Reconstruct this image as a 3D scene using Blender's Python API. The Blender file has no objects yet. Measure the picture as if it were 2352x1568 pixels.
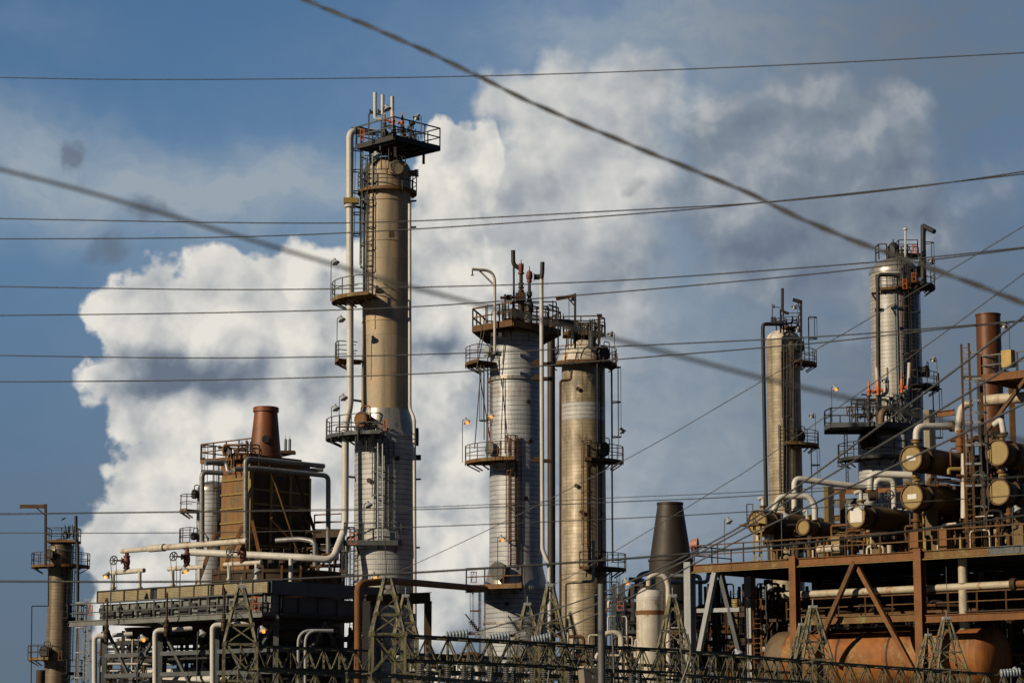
import bpy, math, random
from mathutils import Vector, Matrix
R = math.radians
random.seed(7)
scn = bpy.context.scene
col = scn.collection
# ------------------------------------------------------------------ camera
F = 85 / 36 * 2352.0                     # focal length in units of a 2352 px wide picture
HOR = 1700.0                             # row of the horizon in the same units
TH = math.atan((HOR - 784) / F)
CAMZ = 1.7
cam_d = bpy.data.cameras.new("camera"); cam = bpy.data.objects.new("camera", cam_d); col.objects.link(cam)
cam.location = (0, 0, CAMZ); cam.rotation_euler = (R(90) + TH, 0, 0)
cam_d.lens = 85; cam_d.sensor_width = 36; cam_d.clip_start = .5; cam_d.clip_end = 8000
cam_d.dof.use_dof = True; cam_d.dof.focus_distance = 155; cam_d.dof.aperture_fstop = 2.2
scn.camera = cam
scn.cycles.adaptive_threshold = .02
cT, sT = math.cos(TH), math.sin(TH)
def P(u, v, Y):
    dx = (u - 1176) / F; dz = (784 - v) / F
    d = Vector((dx, cT - dz * sT, sT + dz * cT))
    return Vector((0, 0, CAMZ)) + d * (Y / d.y)
def proj(p):
    x, y, z = p[0], p[1], p[2] - CAMZ
    dep = y * cT + z * sT; up = -y * sT + z * cT
    return 1176 + F * x / dep, 784 - F * up / dep
def zv(v, Y): return P(1176, v, Y).z
def S(Y): return Y / F * .995
def along(p0, d, u):                    # travel from p0 along d until it is seen at column u
    lo, hi = 0.0, 120.0
    s = 1 if proj((p0[0] + d[0], p0[1] + d[1], p0[2]))[0] > proj(p0)[0] else -1
    for _ in range(50):
        m = (lo + hi) / 2
        if s * (proj((p0[0] + d[0] * m, p0[1] + d[1] * m, p0[2]))[0] - u) < 0: lo = m
        else: hi = m
    return lo
# ------------------------------------------------------------------ light
SAZ, SEL = R(-123), R(25)
sd = Vector((math.sin(SAZ) * math.cos(SEL), math.cos(SAZ) * math.cos(SEL), math.sin(SEL)))
sl = bpy.data.lights.new("sun", 'SUN'); so = bpy.data.objects.new("sun", sl); col.objects.link(so)
sl.energy = 5.0; sl.angle = R(.5); sl.color = (1, .84, .61)
so.location = (-100, -50, 120); so.rotation_euler = (-sd).to_track_quat('-Z', 'Y').to_euler()
scn.view_settings.view_transform = 'Standard'; scn.view_settings.look = 'None'
scn.view_settings.exposure = -0.1; scn.view_settings.gamma = 1

class NT:
    def __init__(s, t): s.t = t
    def n(s, typ, **k):
        x = s.t.nodes.new('ShaderNode' + typ)
        for a, b in k.items(): setattr(x, a, b)
        return x
    def put(s, sock, v):
        if hasattr(v, 'links') or hasattr(v, 'is_linked'): s.t.links.new(v, sock)
        else:
            if sock.type == 'RGBA' and hasattr(v, '__len__') and len(v) == 3: v = (*v, 1)
            sock.default_value = v
    def m(s, op, a, b=None, c=None, clamp=False):
        x = s.n('Math', operation=op, use_clamp=clamp)
        s.put(x.inputs[0], a)
        if b is not None: s.put(x.inputs[1], b)
        if c is not None: s.put(x.inputs[2], c)
        return x.outputs[0]
    def vm(s, op, a, b=None, out=0):
        x = s.n('VectorMath', operation=op); s.put(x.inputs[0], a)
        if b is not None: s.put(x.inputs[1], b)
        return x.outputs[out]
    def mix(s, f, a, b, bt='MIX'):
        x = s.n('Mix', data_type='RGBA', blend_type=bt)
        s.put(x.inputs[0], f); s.put(x.inputs[6], a); s.put(x.inputs[7], b)
        return x.outputs[2]
    def sep(s, v):
        x = s.n('SeparateXYZ'); s.put(x.inputs[0], v); return x.outputs
    def comb(s, a, b, c=0.0):
        x = s.n('CombineXYZ'); s.put(x.inputs[0], a); s.put(x.inputs[1], b); s.put(x.inputs[2], c); return x.outputs[0]
    def noise(s, vec, sc, det=4, ro=.5, dist=0.0, col=False, dim='3D'):
        x = s.n('TexNoise'); x.noise_dimensions = dim; s.put(x.inputs['Vector'], vec)
        x.inputs['Scale'].default_value = sc; x.inputs['Detail'].default_value = det
        x.inputs['Roughness'].default_value = ro; x.inputs['Distortion'].default_value = dist
        return x.outputs[1 if col else 0]
    def step(s, v, a, b, o0=0.0, o1=1.0, smooth=True):
        x = s.n('MapRange'); x.interpolation_type = 'SMOOTHSTEP' if smooth else 'LINEAR'
        s.put(x.inputs[0], v); x.inputs[1].default_value = a; x.inputs[2].default_value = b
        x.inputs[3].default_value = o0; x.inputs[4].default_value = o1
        return x.outputs[0]
# ------------------------------------------------------------------ sky: procedural cumulus laid over the sky model by world direction
SKYS = .1
def build_world():
    w = bpy.data.worlds.new("World"); scn.world = w; w.use_nodes = True
    w.cycles.sampling_method = 'MANUAL'; w.cycles.sample_map_resolution = 256
    t = w.node_tree; t.nodes.clear(); N = NT(t)
    sky = N.n('TexSky'); sky.sky_type = 'NISHITA'; sky.sun_disc = False
    sky.sun_elevation = SEL; sky.sun_rotation = SAZ % (2 * math.pi); sky.air_density = 1.0; sky.dust_density = .6; sky.ozone_density = 1.6
    tc = N.n('TexCoord').outputs['Generated']
    d = N.vm('NORMALIZE', tc); sx = N.sep(d)
    az = N.m('MULTIPLY', N.m('ARCTAN2', sx[0], sx[1]), 180 / math.pi)
    el = N.m('MULTIPLY', N.m('ARCSINE', sx[2]), 180 / math.pi)
    p0 = N.comb(az, el)
    def ae(u, v):
        q = (P(u, v, 100) - Vector((0, 0, CAMZ))).normalized()
        return math.degrees(math.atan2(q.x, q.y)), math.degrees(math.asin(q.z))
    K = 97.0
    # warped coordinates so that blob outlines billow
    n1 = N.vm('SUBTRACT', N.noise(p0, .42, 3, .5, col=True, dim='2D'), (.5, .5, .5))
    n2 = N.vm('SUBTRACT', N.noise(p0, 1.7, 4, .6, col=True, dim='2D'), (.5, .5, .5))
    pw = N.vm('ADD', p0, N.vm('ADD', N.vm('MULTIPLY', n1, (1.8, 1.8, 0)), N.vm('MULTIPLY', n2, (.42, .42, 0))))
    def field(pp, blobs):
        acc = None
        for (u, v, ru, rv, wt) in blobs:
            a, e = ae(u, v)
            q = N.vm('MULTIPLY', N.vm('SUBTRACT', pp, (a, e, 0)), (K / ru, K / rv, 0))
            g = N.m('EXPONENT', N.m('MULTIPLY', N.vm('DOT_PRODUCT', q, q, out=1), -1))
            acc = N.m('MULTIPLY', g, wt) if acc is None else N.m('MULTIPLY_ADD', g, wt, acc)
        return acc
    veil = field(pw, VEIL); shade = field(pw, SHADE); wisp = field(pw, WISP)
    def billow(off, sc=.5):
        q = N.vm('ADD', p0, off)
        v = N.n('TexVoronoi', feature='SMOOTH_F1', voronoi_dimensions='2D'); v.inputs['Smoothness'].default_value = .6
        v.inputs['Detail'].default_value = 2.0; v.inputs['Roughness'].default_value = .38; v.inputs['Lacunarity'].default_value = 2.3; v.inputs['Scale'].default_value = sc
        N.put(v.inputs['Vector'], N.vm('ADD', q, N.vm('MULTIPLY', N.vm('SUBTRACT', N.noise(q, .6, 4, .52, col=True, dim='2D'), (.5, .5, .5)), (1.8, 1.8, 0))))
        return N.m('SUBTRACT', N.m('MULTIPLY_ADD', N.noise(q, .85, 6, .5, dim='2D'), .75, .42), v.outputs['Distance'])
    b0 = billow((0, 0, 0)); b1 = billow((-.36, .42, 0))
    grad = N.m('SUBTRACT', b0, b1)
    big = N.m('SUBTRACT', N.noise(pw, .42, 4, .55, dim='2D'), .5)
    fine = N.m('SUBTRACT', N.noise(p0, 2.6, 6, .6, dim='2D'), .5)
    def ramp(x, stops):
        cr = N.n('ValToRGB'); N.put(cr.inputs[0], x); e = cr.color_ramp.elements
        e[0].position, e[1].position = stops[0][0], stops[-1][0]
        e[0].color, e[1].color = (*stops[0][1], 1), (*stops[-1][1], 1)
        for p_, c_ in stops[1:-1]: e.new(p_).color = (*c_, 1)
        return N.mix(1.0, cr.outputs[0], (1 / SKYS,) * 3, 'MULTIPLY')
    GREY = [(0, (.15, .185, .25)), (.3, (.25, .29, .345)), (.52, (.42, .445, .47)), (.76, (.64, .64, .62)), (1, (.84, .81, .74))]
    def layer(under, blobs, th, wid0, wid1, base_l, kg, kb, amax, soft):
        f_ = field(pw, blobs)
        de = N.m('ADD', N.m('MULTIPLY_ADD', N.m('SUBTRACT', b0, .45), .45, f_), N.m('MULTIPLY', fine, .10))
        w_ = N.step(N.m('ADD', N.m('MULTIPLY', az, .6), N.m('MULTIPLY', N.m('ADD', el, soft[2]), -1)), soft[0], soft[1], wid0, wid1)
        e_ = N.m('DIVIDE', N.m('SUBTRACT', de, th), w_, clamp=True)
        a_ = N.m('MULTIPLY', N.m('MULTIPLY', e_, N.m('MULTIPLY', e_, N.m('SUBTRACT', 3, N.m('MULTIPLY', e_, 2)))), amax)
        l_ = N.m('ADD', N.m('MULTIPLY_ADD', grad, kg, base_l), N.m('MULTIPLY', shade, -1))
        l_ = N.m('ADD', N.m('MULTIPLY_ADD', big, kb, l_), N.m('MULTIPLY', fine, .09))
        rim = N.m('MULTIPLY', N.step(de, th, th + .35, 1, 0), .10)
        return N.mix(a_, under, ramp(N.m('ADD', l_, rim), GREY))
    base = N.mix(1.0, sky.outputs[0], SKYTINT, 'MULTIPLY')
    base = N.mix(1.0, base, tuple(c / SKYS for c in (.10, .215, .385)), 'DARKEN')
    base = N.mix(N.step(N.m('ABSOLUTE', az), 30, 75), base, N.mix(1.0, base, (.30, .31, .34), 'MULTIPLY'))
    low = N.m('MULTIPLY', N.step(el, 1.0, 13.0, .95, 0.1), N.step(N.m('ABSOLUTE', az), 35, 80, 1, 0))
    base = N.mix(low, base, tuple(c / SKYS for c in (.125, .175, .23)))
    vn = N.noise(N.vm('MULTIPLY', pw, (1, 1.8, 0)), .9, 5, .6, dim='2D')
    va = N.m('MULTIPLY', N.m('MULTIPLY', veil, N.step(vn, .15, .85, .62, 1.0)), .9, clamp=True)
    vcol = N.mix(N.step(az, 0, 11), tuple(c / SKYS for c in (.33, .40, .47)), tuple(c / SKYS for c in (.155, .195, .25)))
    s1 = N.mix(va, base, vcol)
    s2 = layer(s1, C2, .34, .5, 1.4, .50, .42, .4, .85, (-12, 0, 0))
    s2 = layer(s2, C1, .26, .55, 1.7, .72, .36, .4, .94, (-12, -4, 0))
    s2 = layer(s2, C0, .38, .19, .8, .80, .56, .45, 1.0, (-9, 0, 0))
    wa = N.m('MULTIPLY', N.step(N.m('MULTIPLY_ADD', N.m('SUBTRACT', b0, .4), .7, wisp), .22, .7), .66)
    s3 = N.mix(wa, s2, tuple(c / SKYS for c in (.12, .15, .20)))
    bg = N.n('Background'); N.put(bg.inputs[0], s3); bg.inputs[1].default_value = SKYS
    out = N.n('OutputWorld'); t.links.new(bg.outputs[0], out.inputs[0])
SKYTINT = (.42, .66, .86)
C0 = [(400,770,190,170,1.0),(620,740,210,170,.8),(310,740,90,90,.5),(460,1000,200,170,1.0),(420,1200,190,130,.9),(300,1310,140,90,.9),
      (740,960,260,300,1.1),(900,780,200,170,.7),(700,1290,330,190,1.0),(980,1200,200,300,.9),(1060,420,95,140,1.0),(1100,300,50,60,.5),(1010,310,45,50,.4),(1040,620,120,190,1.0),(450,1430,250,120,.8),(850,1430,250,140,.7)]
C1 = [(1150,230,80,70,.8),(1120,900,230,500,.9),(1300,240,90,100,.8),(1420,190,110,100,.6),(1380,430,200,230,.9),(1250,600,200,200,.7),(1320,950,250,330,.7),(1600,300,150,160,.35),(1500,700,150,130,.4),(1650,1000,300,250,.4),(1450,1150,300,200,.35),(1950,760,120,80,.4),(1120,1400,250,200,.6)]
C2 = [(1620,400,120,150,1.0),(1700,300,120,100,.9),(1860,270,120,90,.9),(2060,260,110,80,.9),(1950,420,260,200,1.1),(1750,580,260,140,.9),(2120,540,170,130,.8),(2340,420,80,100,.6),(2000,720,260,160,.4)]
VEIL = [(1450,750,900,520,.9),(2050,100,700,260,.95),(200,450,480,110,1.0),(620,430,300,70,.9),(1600,1150,700,300,.8),(60,60,200,70,.2),(2250,800,350,400,.7),(1500,60,400,100,.6),(60,330,200,90,.6)]
SHADE = [(1950,450,480,420,.22),(1500,1000,450,380,.2),(480,865,200,50,.66),(380,880,60,40,.25),(340,900,80,40,.3),(990,775,65,35,.5),(1820,600,380,80,.22),(1370,650,60,60,.15),(1140,440,50,90,.16),(620,560,120,40,.12),(1400,1000,300,250,.1)]
WISP = [(175,350,50,42,1.0),(320,500,60,40,.8),(240,560,60,35,.6),(1470,430,50,30,.35),(200,600,60,40,.4)]
build_world()
# ------------------------------------------------------------------ materials
MATS = {}
def mat(name, c1, c2=None, rough=.65, metal=0.0, sc=1.0, streak=0.0, rust=None, ramt=.5, bands=None, corr=False, seams=None, diamond=None, bump=.15, emit=None, spots=None):
    m_ = bpy.data.materials.new(name); m_.use_nodes = True; t = m_.node_tree; N = NT(t)
    b = t.nodes['Principled BSDF']
    tc = N.n('TexCoord').outputs['Object']
    c2 = c2 or tuple(x * .7 for x in c1)
    n1 = N.noise(tc, .9 * sc, 7, .65)
    c = N.mix(N.step(n1, .32, .68), c1, c2)
    n3 = N.noise(tc, 9 * sc, 4, .6)
    c = N.mix(N.step(n3, .3, .75, 0, .35), c, tuple(x * .6 for x in c1))
    bh = n3
    if streak:
        ns = N.noise(N.vm('MULTIPLY', tc, (3.2, 3.2, .14)), 1.0 * sc, 5, .6)
        c = N.mix(N.step(ns, .45, .72, 0, streak), c, tuple(x * .45 for x in c2))
    if rust:
        nr = N.noise(N.vm('MULTIPLY', tc, (1, 1, .45)), 1.7 * sc, 8, .7, .4)
        lo = .75 - ramt * .5
        c = N.mix(N.step(nr, lo, lo + .12), c, N.mix(N.step(n3, .3, .7), rust, tuple(x * .45 for x in rust)))
    if spots:                            # rows of short runs of dirt below the jacket bands
        for (zc, hw, cc, am) in spots:
            z = N.sep(tc)[2]
            g = N.m('EXPONENT', N.m('MULTIPLY', N.m('POWER', N.m('DIVIDE', N.m('SUBTRACT', z, zc), hw), 2), -1))
            nn = N.step(N.noise(N.vm('MULTIPLY', tc, (2.2, 2.2, .5)), 1.3, 5, .6), .4, .6)
            c = N.mix(N.m('MULTIPLY', N.m('MULTIPLY', g, nn), am), c, cc)
    rg = N.m('MULTIPLY_ADD', n1, .25, rough - .12)
    if diamond:
        s_ = N.sep(tc); q_ = N.m('MULTIPLY', s_[1], 1.45)
        d_ = N.m('MULTIPLY', N.m('SINE', N.m('MULTIPLY', N.m('ADD', q_, s_[2]), diamond)), N.m('SINE', N.m('MULTIPLY', N.m('SUBTRACT', q_, s_[2]), diamond)))
        c = N.mix(N.step(d_, .0, .35, 0, .8), c, (.02, .02, .02))
    if bands or corr or seams:
        s = N.sep(tc)
        ang = N.m('ARCTAN2', s[1], s[0])
    if bands:
        sp, wd, bc = bands[:3]
        wob = N.m('MULTIPLY', N.noise(N.vm('MULTIPLY', tc, (.8, .8, 2)), 1, 2), .06)
        zz = N.m('DIVIDE', N.m('ADD', s[2], wob), sp)
        fr = N.m('FRACT', zz)
        row = N.m('FLOOR', zz)
        wn = N.n('TexWhiteNoise', noise_dimensions='2D')
        N.put(wn.inputs['Vector'], N.comb(row, N.m('FLOOR', N.m('MULTIPLY', N.m('ADD', ang, N.m('MULTIPLY', row, .7)), 1.6))))
        c = N.mix(N.step(wn.outputs[0], .1, 1, 0, .34), c, tuple(x * .5 for x in c2))
        ln = N.m('LESS_THAN', fr, wd / sp)
        c = N.mix(N.m('MULTIPLY', ln, N.step(N.noise(N.vm('MULTIPLY', tc, (1.3, 1.3, 2)), 1, 3), .3, .6, .45, .95)), c, bc)
    if seams:
        fr2 = N.m('FRACT', N.m('MULTIPLY', ang, seams[0]))
        c = N.mix(N.m('MULTIPLY', N.m('LESS_THAN', fr2, seams[1]), .7), c, seams[2])
    if corr:
        co = N.m('SINE', N.m('MULTIPLY', ang, 110))
        c = N.mix(N.step(co, -1, 1, 0, .22), c, tuple(x * .4 for x in c2))
        bh = N.m('MULTIPLY_ADD', co, .5, n3)
    N.put(b.inputs['Base Color'], c); N.put(b.inputs['Roughness'], rg); b.inputs['Metallic'].default_value = metal
    if bump:
        bp = N.n('Bump'); bp.inputs['Strength'].default_value = bump; bp.inputs['Distance'].default_value = .04
        N.put(bp.inputs['Height'], bh); t.links.new(bp.outputs[0], b.inputs['Normal'])
    if emit:
        N.put(b.inputs['Emission Color'], emit[0]); b.inputs['Emission Strength'].default_value = emit[1]
    MATS[name] = m_
    return m_
LINE = (.035, .045, .08)
mat('tan_shell', (.42, .30, .17), (.34, .29, .21), .55, .05, .7, .8, (.32, .15, .055), .3, bands=(2.35, .035, (.16, .12, .08)))
mat('silver_shell', (0.496, 0.487, 0.459), (0.422, 0.422, 0.413), .48, .12, .6, .25, (.19, .14, .09), .16, bands=(.30, .042, LINE), corr=True, spots=[(18.4, .3, (.2, .13, .07), .5), (13.2, .5, (.22, .16, .1), .45)])
mat('blue_silver_shell', (.47, .485, .50), (.40, .415, .43), .45, .15, .6, .2, (.19, .14, .09), .16, bands=(.31, .042, (.03, .045, .1)), corr=True, spots=[(24.5, .45, (.22, .12, .04), .6), (27.9, .25, (.24, .13, .05), .7), (11.2, .35, (.16, .12, .08), .6)])
mat('aged_jacket', (0.425, 0.357, 0.246), (0.246, 0.2, 0.132), .5, .1, .8, .6, (.16, .10, .05), .3, bands=(.26, .03, (.10, .075, .05)), seams=(1.2, .03, (.08, .06, .04)))
mat('stained_jacket', (0.425, 0.357, 0.246), (0.246, 0.2, 0.132), .5, .1, .8, .6, (.16, .10, .05), .3, bands=(.26, .03, (.10, .075, .05)), seams=(1.2, .03, (.08, .06, .04)), spots=[(26.6, 1.1, (.085, .06, .03), .8), (22.9, .7, (.10, .07, .035), .8), (17.5, .4, (.14, .09, .05), .6), (12.5, .8, (.12, .085, .05), .6), (30.0, .5, (.1, .06, .03), .7)])
mat('brown_jacket', (0.245, 0.19, 0.122), (0.163, 0.126, 0.0816), .45, .2, .8, .7, (.13, .07, .03), .3, bands=(.28, .035, (.07, .05, .035)))
mat('streaked_jacket', (0.408, 0.408, 0.383), (0.332, 0.332, 0.315), .4, .15, .8, .3, (.19, .14, .09), .16, bands=(.31, .032, (.05, .05, .055)), seams=(2.6, .07, (.38, .22, .06)))
mat('dome_metal', (0.45, 0.432, 0.396), (0.324, 0.297, 0.252), .36, .6, 1.0, .5, (.25, .16, .08), .3, seams=(2.2, .03, (.1, .09, .08)))
mat('pipe_jacket', (.26, .262, .26), (.17, .172, .17), .42, .3, 1.4, .2, bump=.1)
mat('white_paint', (0.568, 0.55, 0.507), (0.473, 0.456, 0.413), .55, 0, .9, .25, (.30, .15, .06), .08)
mat('stained_white', (0.554, 0.521, 0.454), (0.437, 0.386, 0.302), .55, 0, 1.0, .3, (.30, .12, .045), .42)
mat('cream_paint', (0.45, 0.398, 0.3), (0.375, 0.315, 0.225), .55, 0, 1.0, .2, (.34, .14, .05), .38)
mat('grey_steel', (0.0884, 0.0986, 0.102), (0.0612, 0.068, 0.0714), .6, .2, 1.2, .3, (.14, .07, .035), .2)
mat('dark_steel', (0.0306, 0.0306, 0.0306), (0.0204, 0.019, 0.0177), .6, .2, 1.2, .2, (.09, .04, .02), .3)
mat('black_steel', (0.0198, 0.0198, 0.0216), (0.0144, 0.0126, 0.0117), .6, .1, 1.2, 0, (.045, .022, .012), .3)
mat('light_grey_steel', (0.32, 0.336, 0.344), (0.256, 0.272, 0.28), .6, 0, 1.0, .3, (.2, .1, .05), .1)
mat('rust_steel', (0.126, 0.0572, 0.0125), (0.0691, 0.0301, 0.0072), .75, .05, 1.5, .4)
mat('rust_dark', (0.0472, 0.0241, 0.0072), (0.0282, 0.0151, 0.00498), .75, .05, 1.5, .3)
mat('rust_orange', (0.194, 0.0753, 0.0147), (0.129, 0.0487, 0.0106), .75, 0, 1.0, .4, (0.203, 0.124, 0.0326), .3)
mat('rust_deck', (0.164, 0.0722, 0.0152), (0.107, 0.0542, 0.0139), .75, 0, .6, .2, (0.222, 0.177, 0.0612), .5)
mat('tank_rust', (.32, .112, .014), (.17, .052, .009), .7, 0, .6, .9, (.30, .165, .05), .5)
mat('tank_head_brown', (.16, .11, .06), (.10, .065, .035), .65, .05, .9, .6, (.15, .07, .02), .4)
mat('rust_red_stack', (.20, .062, .02), (.09, .032, .013), .55, .15, .5, .35, (0.25, 0.107, 0.0204), .3)
mat('brown_stack', (.034, .022, .015), (.022, .015, .011), .6, .1, .5, .5, (.16, .15, .15), .32)
mat('red_brown_stack', (0.126, 0.0409, 0.00942), (0.0942, 0.0314, 0.00834), .5, .15, .5, .35, (0.102, 0.0443, 0.0122), .3)
mat('furnace_panel', (.19, .115, .03), (.20, .075, .02), .55, .05, .5, .6, (.13, .105, .045), .5)
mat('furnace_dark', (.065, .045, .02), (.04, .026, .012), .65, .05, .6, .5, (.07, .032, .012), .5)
mat('furnace_orange', (0.202, 0.0692, 0.0111), (0.158, 0.0602, 0.00972), .65, .1, 1.0, .3)
mat('exchanger_paint', (0.126, 0.0753, 0.0152), (0.0942, 0.0542, 0.0111), .6, .05, .9, .4, (0.148, 0.062, 0.0122), .3)
mat('cover_tan', (0.264, 0.181, 0.0492), (0.229, 0.155, 0.042), .5, 0, 1.2, .5, (0.264, 0.103, 0.018), .3)
mat('cover_rim', (0.114, 0.0516, 0.0108), (0.0704, 0.0301, 0.0072), .7, 0, 3, .4)
mat('orange_valve', (0.558, 0.135, 0.027), (0.378, 0.09, 0.027), .5, 0, 2)
mat('pink_valve', (0.374, 0.163, 0.129), (0.286, 0.116, 0.0884), .6, 0, 2)
mat('red_valve', (0.15, 0.0374, 0.0238), (0.0884, 0.0238, 0.017), .6, 0, 2, 0, (.07, .03, .02), .4)
mat('red_wheel', (0.245, 0.0476, 0.0272), (0.136, 0.034, 0.0204), .6, 0, 2)
mat('yellow_paint', (0.408, 0.272, 0.068), (0.313, 0.204, 0.0544), .6, 0, 2, .3)
mat('green_valve', (0.0136, 0.102, 0.0544), (0.0102, 0.0612, 0.034), .6)
mat('olive_lattice', (0.153, 0.148, 0.112), (0.168, 0.138, 0.0382), .75, 0, 3.2, .5, (.05, .05, .055), .55)
mat('olive_chord', (0.0707, 0.0653, 0.019), (0.0381, 0.0381, 0.0272), .7, 0, 1.5, .4)
mat('mesh_guard', (0.34, 0.286, 0.17), (0.258, 0.197, 0.102), .75, 0, 2, .3, diamond=34)
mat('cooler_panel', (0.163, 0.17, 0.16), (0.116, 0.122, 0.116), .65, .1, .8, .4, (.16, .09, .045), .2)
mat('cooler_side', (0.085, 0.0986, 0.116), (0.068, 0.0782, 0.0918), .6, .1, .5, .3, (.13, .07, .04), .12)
mat('grey_pole', (0.129, 0.133, 0.133), (0.102, 0.105, 0.105), .6, .2, 1)
mat('insulator_glaze', (0.264, 0.32, 0.36), (0.224, 0.272, 0.312), .2, 0, 2, bump=0)
mat('post_insulator', (0.15, 0.153, 0.146), (0.102, 0.105, 0.102), .4, 0, 2, bump=0)
mat('wire_black', (0.012, 0.013, 0.015), (0.012, 0.013, 0.015), .5, 0, bump=0)
mat('wire_grey', (0.034, 0.034, 0.034), (0.0272, 0.0272, 0.0272), .5, .3, bump=0)
mat('wire_alu', (0.15, 0.146, 0.136), (0.109, 0.105, 0.0986), .5, .4, bump=0)
mat('lamp_grey', (0.378, 0.396, 0.414), (0.297, 0.315, 0.333), .5, .2, 4, bump=0)
mat('lamp_glass', (0.55, 0.55, 0.45), (0.5, 0.5, 0.42), .2, 0, bump=0)
mat('lamp_lit', (0.9, 0.5, 0.2), (0.9, 0.5, 0.2), .4, 0, bump=0, emit=((1, .30, .05), 1.9))
mat('box_beige', (0.224, 0.19, 0.136), (0.184, 0.156, 0.116), .7, 0, 1)
mat('white_sign', (0.648, 0.639, 0.612), (0.558, 0.54, 0.504), .5, 0, 3, .2)
mat('wrap_grey', (0.136, 0.136, 0.129), (0.0816, 0.0816, 0.0782), .85, 0, 4, bump=.6)
mat('gravel_ground', (0.08, 0.075, 0.065), (0.055, 0.0525, 0.0475), .95, 0, .5)
mat('leaf_green', (0.06, 0.09, 0.03), (0.04, 0.07, 0.02), .7, 0, 2)
mat('bird_dark', (0.0204, 0.0204, 0.0238), (0.0136, 0.0136, 0.015), .7)
mat('blue_grey_drum', (0.17, 0.204, 0.231), (0.129, 0.156, 0.184), .5, .1, 1, .3, (.2, .1, .05), .15)
mat('plastic_green_cord', (0.0816, 0.204, 0.163), None, .5)
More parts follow.
